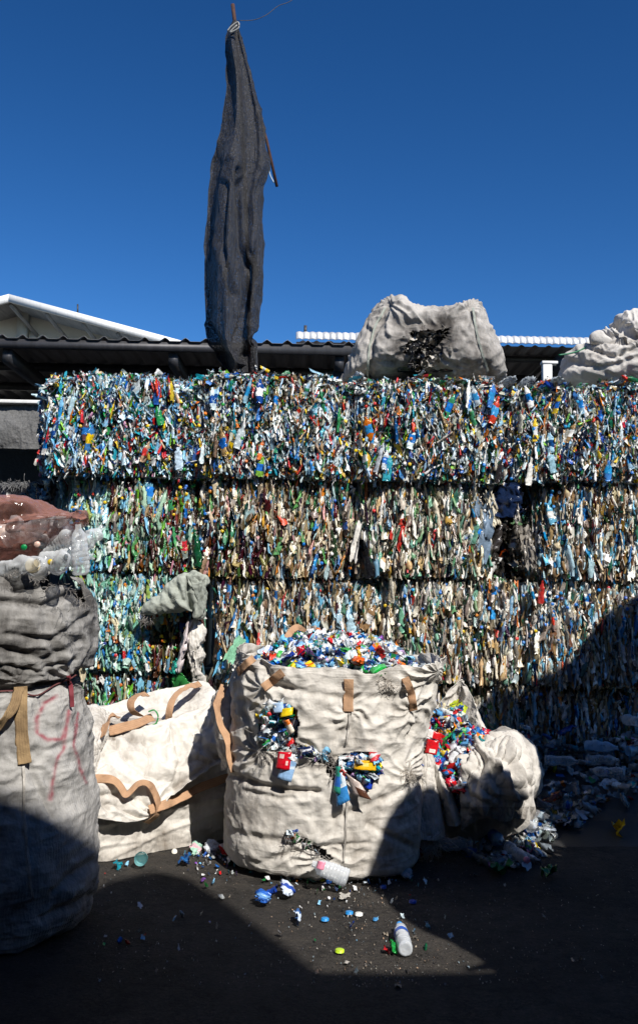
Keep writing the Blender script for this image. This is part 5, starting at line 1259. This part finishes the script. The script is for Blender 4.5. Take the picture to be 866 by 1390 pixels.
edges = [(28, 317, 324), (45, 307, 326), (62, 305, 331), (95, 308, 340), (130, 306, 349), (150, 303, 356), (175, 299, 360), (200, 293, 363), (225, 288, 366), (245, 286, 360), (260, 284, 357), (300, 281, 357), (340, 278, 357), (380, 277, 356), (420, 278, 354), (450, 280, 352), (468, 283, 352), (485, 296, 352), (505, 312, 351)]
E_ = cr(np.array(edges, float), 220)
ns = 150; s_ = np.linspace(0, 1, ns)
g = np.zeros((ns, 220, 3))
for j_, (v_, l_, r_) in enumerate(E_):
    w_ = (r_-l_)
    hn = j_/219
    ss = s_
    fold = np.sin(ss*math.pi*2*1.5+.6+1.2*math.sin(hn*2.5))*(.05+.14*hn)+.02*np.sin(ss*math.pi*2*5+hn*6)*(.3+hn*.9)
    env = np.sin(np.clip(ss, 0, 1)*math.pi)**.6
    bulge = -.22*np.sin(ss*math.pi)*min(1, .2+hn*1.4)
    for i_ in range(ns):
        g[i_, j_] = P(l_+w_*ss[i_], v_, YN+fold[i_]*env[i_]*.8+bulge[i_])
g, dirt_shade = clothify(g, False, [(.05, 2.2, (2.2, 2.2, .45)), (.02, 7, (1.5, 1.5, .6))], [([(322, 230), (326, 330), (338, 370), (344, 350)], 3, .06), ([(344, 345), (335, 400), (322, 470)], 4, .07), ([(318, 400), (300, 330), (306, 250)], 4, .06), ([(352, 455), (335, 475), (325, 500)], 4, .06), ([(283, 440), (300, 480), (320, 500)], 4, .07)], 171)
o = grid_mesh('shade_cloth', g, M_NET)
tag(o, 'long black shade net hanging bunched from a pole above the wall', 'shade cloth')
pole = tube('pole', [P(316, 6, 8.95), P(319, 30, 8.95), P(326, 120, 8.95), P(333, 250, 8.98), P(338, 400, 9.0), P(340, 560, 9.02)], .02, M_RUST); tag(pole, 'thin rusty pole poking out above the black shade net', 'pole')
rod = tube('rusty_rod', [P(350, 150, 8.85), P(362, 190, 8.84), P(376, 253, 8.84)], .015, M_RUST); tag(rod, 'short rusty rod slanting out of the right edge of the shade net', 'rod')
cord = tube('tie_cord', [P(a, b_, 8.6) for a, b_ in cr([(309, 42), (314, 36), (323, 30), (324, 38), (312, 44), (322, 34)], 30)], .008, sol('8c8c88')); tag(cord, 'pale cord tying the top of the shade net to the pole', 'cord')
wire = tube('wire', [P(a, b_, 8.9) for a, b_ in cr([(324, 28), (345, 27), (362, 20), (378, 8), (395, 1), (420, -20)], 40)], .0035, M_WIRE); tag(wire, 'thin wire curving away from the top of the pole', 'wire')
w2 = tube('wire', [P(a, b_, 8.84) for a, b_ in cr([(364, 225), (367, 238), (372, 248)], 12)], .006, sol('9ab0c0')); tag(w2, 'short pale string hanging beside the slanting rusty rod', 'string')

# ------------------------------------------------------------------ sheds and building behind
def metal(name, col, rough=.5, metal_=.3, streak=.3):
    m, nt, b, o = newmat(name); tc = node(nt, 'ShaderNodeTexCoord')
    mp = node(nt, 'ShaderNodeMapping'); mp.inputs['Scale'].default_value = (6, .5, 1); nt.links.new(tc.outputs['Object'], mp.inputs[0])
    n = noise_node(nt, 2, 7, mp.outputs[0], .7); c = np.array(col)
    r = ramp(nt, n.outputs[0], [(.35, tuple(c*(1-streak))), (.65, tuple(c*(1+streak*.5)))])
    nt.links.new(r.outputs[0], b.inputs['Base Color']); b.inputs['Roughness'].default_value = rough; b.inputs['Metallic'].default_value = metal_; return m
M_ROOF = metal('weathered_roof', (.22, .22, .23)); M_ROOFW = metal('white_roof', (.62, .63, .64)); M_BEAM = metal('dark_beam', (.05, .05, .055)); M_WHITE = metal('white_trim', (.72, .72, .70), .5, 0, .12)
M_CREAM = plain('cream_wall', (.60, .57, .50), .85, var=.08, scale=2); M_DWALL = plain('dark_wall', (.04, .04, .042), .9)
def corr(name, x0, x1, y0, y1, z0, z1, pitch, amp, mat, parent, zx=0.0, thick=.004):
    n = int((x1-x0)/pitch*12); x = np.linspace(x0, x1, n)
    ph = ((x-x0)/pitch) % 1
    pr = amp*np.clip(1-np.abs(ph-.5)/.22, 0, 1)**.7
    ys_ = np.linspace(y0, y1, 14)
    g = np.zeros((n, 14, 3)); g[..., 0] = x[:, None]; g[..., 1] = ys_[None]; g[..., 2] = (z0+(z1-z0)*(ys_-y0)/(y1-y0))[None]+pr[:, None]+(zx*(x-x0))[:, None]
    return grid_mesh(name, g, mat, parent, thick=thick)
YA = 12.0
zA = P(240, 463, YA)[2]; xA0 = P(-260, 460, YA)[0]; xA1 = P(492, 468, YA)[0]
sh = thing('open_shed', 'dark corrugated roof shed behind the wall, left of the big torn bag', 'shed', ((xA0+xA1)/2, 16, 0))
corr('roof', xA0, xA1, YA, 22, zA, zA+.15, .27, .05, M_ROOF, sh)
boxes('purlin', [(((xA0+xA1)/2, y_, zA-.07+.015*(y_-YA)), (xA1-xA0, .06, .12)) for y_ in (12.06, 13.4, 14.8, 16.2, 17.6, 19, 20.4)], M_BEAM, sh)
boxes('rafter', [((x_, 17, zA-.22), (.12, 9.8, .18)) for x_ in np.linspace(xA0+.4, xA1-.3, 4)], M_BEAM, sh)
for x_ in (xA0+.4, xA1-.3): boxes('post', [((x_, 12.3, (zA-.3)/2), (.16, .16, zA-.3))], M_BEAM, sh)
boxes('back_wall', [(((xA0+xA1)/2, 22.1, zA/2), (xA1-xA0+1, .15, zA))], M_DWALL, sh)
YB = 14.5
xB0 = P(402, 455, YB)[0]; xB1 = P(960, 475, YB)[0]; zB = P(620, 462, YB)[2]
sb = thing('open_shed', 'white edged corrugated shed behind the wall, right of the big torn bag', 'shed', ((xB0+xB1)/2, 18, 0))
corr('roof', xB0, xB1, YB+.1, 26, zB-.05, zB+.3, .22, .03, M_ROOF, sb)
# pale roof edge: curved down ribbed sheet
n = int((xB1-xB0)/.1*8); x = np.linspace(xB0, xB1, n); pr = .022*np.abs(np.sin((x-xB0)/.105*math.pi/1))
g = np.zeros((n, 8, 3))
for j_, (dy, dz) in enumerate(((.34, .13), (.2, .12), (.1, .105), (.03, .08), (0, .04), (-.01, 0), (-.01, -.03), (-.01, -.045))):
    g[:, j_, 0] = x; g[:, j_, 1] = YB+dy-pr; g[:, j_, 2] = zB+dz+pr*.4
grid_mesh('roof_edge', g, M_ROOFW, sb, thick=.004)
boxes('purlin', [(((xB0+xB1)/2, y_, zB-.12+.02*(y_-YB)), (xB1-xB0, .06, .10)) for y_ in (15.2, 16.6, 18, 19.4, 20.8, 22.2)], M_BEAM, sb)
boxes('rafter', [((x_, 20, zB-.25), (.14, 10.5, .2)) for x_ in np.linspace(xB0+.3, xB1-.3, 4)], M_BEAM, sb)
for x_ in (xB0+.3, xB1-.3): boxes('post', [((x_, 15, (zB-.3)/2), (.16, .16, zB-.3))], M_BEAM, sb)
boxes('back_wall', [(((xB0+xB1)/2, 26.1, zB/2+.1), (xB1-xB0+1, .15, zB+.2))], M_DWALL, sb)
boxes('vent_pipe', [((P(414, 450, YB)[0], YB+.3, zB+.2), (.05, .05, .16))], M_BEAM, sb)
wp = thing('post', 'short white steel post end rising behind the wall beside the tied sack', 'post', P(743, 560, 9.8))
a_, b_ = P(743, 560, 9.8), P(741, 493, 9.8)
boxes('post_shaft', [((a_+b_)/2, (.10, .08, b_[2]-a_[2]))], M_WHITE, wp, .006)
boxes('top_plate', [((b_[0]+.03, b_[1], b_[2]), (.17, .10, .03))], M_WHITE, wp, .004)

# gable building
YG = 30.0
gb = thing('gabled_building', 'cream gabled building with white roof edge behind the shed at the left', 'building', (P(15, 450, YG)[0], YG+6, 0))
ap, er, el = P(14, 403, YG), P(262, 466, YG), P(-240, 470, YG)
er[2] -= .1
wl, wr = P(-190, 470, YG+1.6)[0], P(172, 470, YG+1.6)[0]
def slab(a, b, y0, y1, th): # thick sloping roof sheet between two ridge/eave points
    v = np.array([[p[0], y, p[2]+dz] for p in (a, b) for y in (y0, y1) for dz in (0, -th)])
    f = np.array([[0, 2, 6, 4], [1, 5, 7, 3], [0, 4, 5, 1], [2, 3, 7, 6], [0, 1, 3, 2], [4, 6, 7, 5]])
    return v, f
v, f = join_vf([slab(ap, er, YG, YG+14, .10), slab(ap, el, YG, YG+14, .10)])
link('roof', mesh_np('roof', v, f, loc_of(gb)), gb, (metal('roof_under', (.36, .36, .35), .6, 0),))
v, f = join_vf([slab(ap+[0, 0, .06], er+[0, 0, .06], YG-.12, YG-.003, .26), slab(ap+[0, 0, .06], el+[0, 0, .06], YG-.12, YG-.003, .26)])
link('roof_edge', mesh_np('roof_edge', v, f, loc_of(gb)), gb, (M_WHITE,))
# gable wall polygon (pentagon with thickness)
def roofz(x): return ap[2]-.11+(er[2]-ap[2])*(x-ap[0])/(er[0]-ap[0]) if x > ap[0] else ap[2]-.11+(el[2]-ap[2])*(x-ap[0])/(el[0]-ap[0])
cs = [(wl, 0), (wr+2.2, 0), (wr+2.2, roofz(wr+2.2)), (ap[0], roofz(ap[0])), (wl, roofz(wl))]
v = np.array([[x, y, z] for y in (YG+1.6, YG+1.9) for x, z in cs])
me = bpy.data.meshes.new('wall'); me.from_pydata([tuple(q-loc_of(gb)) for q in v], [], [[0, 1, 2, 3, 4], [9, 8, 7, 6, 5]]+[[i, i+5, (i+1) % 5+5, (i+1) % 5] for i in range(5)]); link('wall', me, gb, (M_CREAM,))
boxes('side_wall', [((wr+2.05, YG+8, roofz(wr+2.2)/2), (.25, 12, roofz(wr+2.2)))], M_CREAM, gb)
x_ = P(33, 440, YG+1.5)[0]
boxes('pilaster', [((x_, YG+1.45, roofz(x_)/2), (.35, .3, roofz(x_)-.02))], M_CREAM, gb)
for u_ in (12, 62, 112, 160):
    x_ = P(u_, 430, YG)[0]; z_ = roofz(x_)
    v, f = tube_vf([(x_, YG+.1, z_-.12), (x_+.5, YG+1.58, roofz(x_+.5)-.62)], .07, 6)
    link('bracket', mesh_np('bracket', v, f, loc_of(gb)), gb, (metal('bracket_grey', (.3, .3, .3), .6, 0),))
ant = tube('antenna', [P(106, 427, YG+3), P(106, 413, YG+3)], .03, M_BEAM, None); tag(ant, 'tiny rod rising from the sloping roof of the gabled building', 'antenna')

# left recess: net screen, beam, black sheet, added panel for recess shade
nb = boxes('beam', [(P(15, 546, 9.6), (1.2, .12, .035))], M_WHITE, None, .004); tag(nb, 'pale horizontal beam over the grey net at the left edge', 'beam')
M_SCR = plain('grey_net', (.12, .12, .118), .9, var=.3, scale=60, bmp=.01)
rows = [[(-120, 549, 9.65), (-30, 549, 9.6), (10, 550, 9.65), (35, 549, 9.62), (62, 550, 9.6)], [(-120, 580, 9.6), (-30, 582, 9.55), (10, 578, 9.55), (35, 580, 9.58), (62, 580, 9.6)], [(-120, 611, 9.6), (-30, 610, 9.6), (10, 609, 9.6), (35, 610, 9.58), (62, 610, 9.6)]]
o, _g = patch('net_screen', rows, 120, 60, M_SCR, None, [(.03, 5, (2, 1, .7)), (.01, 18, (1, 1, 1))], 181); tag(o, 'grey net screen hung below the pale beam at the left edge', 'screen')
o = boxes('recess_shade_panel', [((-8.5, 15.8, 2.2), (8.0, .1, 4.4))], M_CORE); tag(o, 'added black panel standing in for the shade behind and below the grey net screen', 'shade panel')  # black panel added to stand for the shade in the recess
rows = [[(-120, 655, 9.4), (0, 655, 9.4), (60, 655, 9.3)], [(-120, 700, 9.3), (0, 700, 9.3), (66, 700, 9.3)], [(-120, 900, 9.3), (0, 900, 9.3), (70, 900, 9.3)]]
o, _g = patch('black_sheet', rows, 60, 60, M_BLACK, None, [(.05, 4, (2, 1, .7))], 185); tag(o, 'black sheet stretched behind the film bag at the left edge', 'sheet')
fray('fringe', [(0, 657), (30, 656), (60, 656)], 9.35, 160, .09, o, plain('fringe_grey', (.2, .2, .2), .9), spread=2, rad=.002, down=1)
lump('plastic_film', 'black crumpled film at the left end of the second row', 'plastic film', P(68, 658, 8.3), (.16, .2, .3), (0, .2, .8), '101216', seed=77)

# ------------------------------------------------------------------ unseen things added to shade the yard (stacked bales, bags, buildings and a roof)
SUN_AZ, SUN_EL = 28.0, 44.0
sx_ = math.sin(D2R(SUN_AZ))*math.cos(D2R(SUN_EL)); sy_ = -math.cos(D2R(SUN_AZ))*math.cos(D2R(SUN_EL)); sz_ = math.sin(D2R(SUN_EL))
MS = .4; TH = -math.atan(MS); KL = math.hypot(1, MS)
def plane_pt(y, x0=2.6): return np.array([x0+MS*(y-3), y, 0.0])
def shade_stack():  # unseen bale stack added to throw shade in from the right
    k = 0
    y0s = [-1.50, .15, 1.80, 3.45, 5.10]; Hb = .93; Wb = 1.62*KL
    for r_i in range(3):
        for c_i, y0 in enumerate(y0s):
            o = plane_pt(y0); o[2] = r_i*Hb
            t = thing('plastic_bale', f'added shade casting bale of the side stack, unseen outside the right of the view, {("bottom", "middle", "top")[r_i]} layer, {("rearmost", "rear", "near", "centre", "far")[c_i]} column', 'bale', o, 'added bales of the shade casting side stack')
            t.rotation_euler = (0, 0, TH)
            v, f = box_vf((.62, Wb/2, Hb/2), (1.14, Wb-.06, Hb-.05)); link('core', mesh_np('core', v, f), t, (M_CORE,))
            S = Soup()
            for _ in range(420):
                p = np.array([.04+rng.normal(0, .02), rng.uniform(0, Wb), rng.uniform(.02, Hb-.02)])
                S.add(BOT[rng.integers(28)], np.array([.07, .09, rng.uniform(.14, .28)]), piece_R('x', 'side', .2), p, (EARTH, PALE, VIVID)[r_i](), 1, None)
            if r_i == 2:
                for _ in range(200):
                    p = np.array([rng.uniform(0, 1.2), rng.uniform(0, Wb), Hb-.02+rng.normal(0, .02)])
                    S.add(BOT[rng.integers(28)], np.array([.07, .09, rng.uniform(.14, .28)]), piece_R('x', 'top', .4), p, VIVID(), 1, None)
            S.build('pressed_plastic', t, 'stuff', True)
shade_stack()
def shade_bag(label, prof, dx, seed):
    """unseen bag added on the side stack for its shadow: silhouette given in (y, z) along the stack's face, depth across it"""
    o = np.array(prof, float); q = np.concatenate([o[-1:], o, o[:2]]); dense = []
    for i in range(len(o)):
        a, b, c, d = q[i], q[i+1], q[i+2], q[i+3]
        for t in np.linspace(0, 1, 14, endpoint=False): dense.append(.5*((2*b)+(c-a)*t+(2*a-5*b+4*c-d)*t*t+(3*b-a-3*c+d)*t**3))
    dn = np.array(dense); C = dn.mean(0); psi = np.linspace(.02, math.pi-.02, 50); p_ = 2.8
    r = np.sin(psi)**(2/p_); dxs = -np.sign(np.cos(psi))*np.abs(np.cos(psi))**(2/p_)*dx
    yy = C[0]+(dn[:, 0]-C[0])[:, None]*r; zz = C[1]+(dn[:, 1]-C[1])[:, None]*r
    g = np.zeros((len(dn), 50, 3))
    g[..., 0] = 2.6+MS*(yy-3)+(dxs[None]+.26)/KL; g[..., 1] = yy-(dxs[None]+.26)*MS/KL; g[..., 2] = zz
    g, dirt_shade = clothify(g, True, [(.05, 2, (1, 1, 1)), (.02, 6, (1, 1, 1))], [], seed)
    t = thing('bulk_bag', label, 'bulk bag', plane_pt(C[0])+[0, 0, 2.79], 'added bags on the shade casting side stack')
    grid_mesh('bag_body', g, F_DIM, t, wrap=True, attrs={'dirt_shade': dirt_shade})
shade_bag('added big bag, outline cut for its shadow, at the near end on top of the side stack outside the view', [(1.79, 2.7), (1.78, 3.2), (1.74, 3.35), (1.77, 3.55), (1.89, 3.83), (1.95, 4.06), (2.07, 4.21), (2.22, 4.25), (2.5, 4.30), (2.71, 4.24), (3.01, 3.95), (3.26, 3.66), (3.37, 3.35), (3.45, 3.0), (3.4, 2.7), (2.5, 2.65)], .34, 201)
shade_bag('added large bag, outline cut for its shadow, at the far end on top of the side stack outside the view', [(4.05, 2.7), (4.02, 3.3), (4.1, 4.0), (4.3, 4.55), (4.6, 4.72), (4.85, 4.6), (5.25, 4.25), (5.57, 4.03), (5.75, 3.85), (5.9, 3.88), (5.95, 4.12), (6.1, 4.05), (6.4, 3.9), (6.6, 3.5), (6.6, 2.7), (5.3, 2.6)], .34, 203)
# warehouse added behind the camera: its outline follows the wanted shadow edge on the same bearing, 2.6 m further out
kx = 2.6/(sx_-MS*sy_)
pb = [(-9, 0), (-9, 5.2), (-3.2, 6.9), (-.6, 6.12), (-.40, 5.91), (-.18, 5.67), (.04, 5.55), (.43, 5.58), (.78, 5.42), (.96, 5.1), (1.0, 4.6), (.98, 4.2), (.99, 3.62), (1.4, 3.17), (1.85, 2.72), (1.85, -3.05)]
pb = [(y+kx*sy_, z+kx*sz_) for y, z in pb]; pb[0] = (pb[0][0], 0.0)
front = [plane_pt(y, 5.2)+[0, 0, max(z, 0)] for y, z in pb]
nrm = np.array([1, -MS, 0])/KL
shd = np.array([math.sin(D2R(SUN_AZ)), -math.cos(D2R(SUN_AZ)), 0])
vv = [tuple(p) for p in front]+[tuple(p+shd*6) for p in front]; n = len(front)
wt_ = thing('shade_warehouse', 'added tall grey warehouse outside the view behind the camera, shading the yard', 'shade_warehouse', (front[-1][0], front[-1][1], 0))
me = bpy.data.meshes.new('wall'); me.from_pydata([tuple(np.array(q)-loc_of(wt_)) for q in vv], [], [list(range(n))[::-1], list(range(n, 2*n))]+[[i, (i+1) % n, (i+1) % n+n, i+n] for i in range(n)])
M_WH = metal('shade_caster_sheet', (.10, .10, .105))
link('wall', me, wt_, (M_WH,))
cn = thing('shade_canopy', 'added unseen sheet metal canopy over the spot the yard is seen from', 'shade_canopy', (-2, -1.5, 0))  # added overhead out of view to dim the foreground
boxes('roof_sheet', [((-2.3, -1.7, 5.0), (3.5, 8.8, .04))], M_WH, cn)
for x_, y_ in ((-.65, -5.9), (-3.9, -5.9), (-3.9, 2.6)): boxes('post', [((x_, y_, 2.49), (.12, .12, 4.97))], M_BEAM, cn)
for y_ in (-5.9, -1.5, 2.6): boxes('beam', [((-2.3, y_, 4.92), (3.5, .1, .11))], M_BEAM, cn)
lw_ = thing('shed', 'added unseen dark shed, blocking sky light beyond the left side of the yard', 'shed', (-6, -2, 0))  # added out of view to keep sky light off from the left
boxes('wall', [((-4.6, -1.5, 3.6), (.12, 15, 7.2))], M_WH, lw_)
boxes('roof', [((-7.2, -1.5, 7.25), (5.6, 15.4, .08))], M_WH, lw_)
bw_ = thing('shed', 'added unseen dark shed, blocking sky light across the yard behind the viewer', 'shed', (-2, -9, 0))  # added out of view to cut the low sky behind the camera
boxes('wall', [((-1, -8, 3.6), (9.5, .12, 7.2))], M_WH, bw_)
boxes('roof', [((-1, -10.4, 7.25), (9.9, 5, .08))], M_WH, bw_)

# ------------------------------------------------------------------ light
w = bpy.data.worlds.new('World'); scene.world = w; w.use_nodes = True
nt = w.node_tree; bg = nt.nodes['Background']
sky = nt.nodes.new('ShaderNodeTexSky'); sky.sky_type = 'NISHITA'; sky.sun_disc = False
sky.sun_elevation = D2R(SUN_EL); sky.sun_rotation = D2R(180-SUN_AZ)
sky.altitude = 800; sky.air_density = 1.0; sky.dust_density = .1; sky.ozone_density = 4.0
gm = nt.nodes.new('ShaderNodeGamma'); gm.inputs[1].default_value = 1.4
hs = nt.nodes.new('ShaderNodeHueSaturation'); hs.inputs['Saturation'].default_value = 1.13
nt.links.new(sky.outputs[0], gm.inputs[0]); nt.links.new(gm.outputs[0], hs.inputs['Color'])
nt.links.new(hs.outputs[0], bg.inputs[0]); bg.inputs[1].default_value = .050
sd = bpy.data.lights.new('sun', 'SUN'); sd.energy = 5.0; sd.angle = D2R(.5); sd.color = (1, .95, .88)
so = bpy.data.objects.new('sun', sd); COL.objects.link(so); so.location = (8, -8, 12)
so.rotation_euler = Vector((sx_, sy_, sz_)).to_track_quat('Z', 'Y').to_euler()
scene.view_settings.view_transform = 'Standard'; scene.view_settings.look = 'None'
scene.view_settings.exposure = .35; scene.view_settings.gamma = 1
scene.view_settings.use_curve_mapping = False
scene.cycles.max_bounces = 6; scene.cycles.transparent_max_bounces = 12
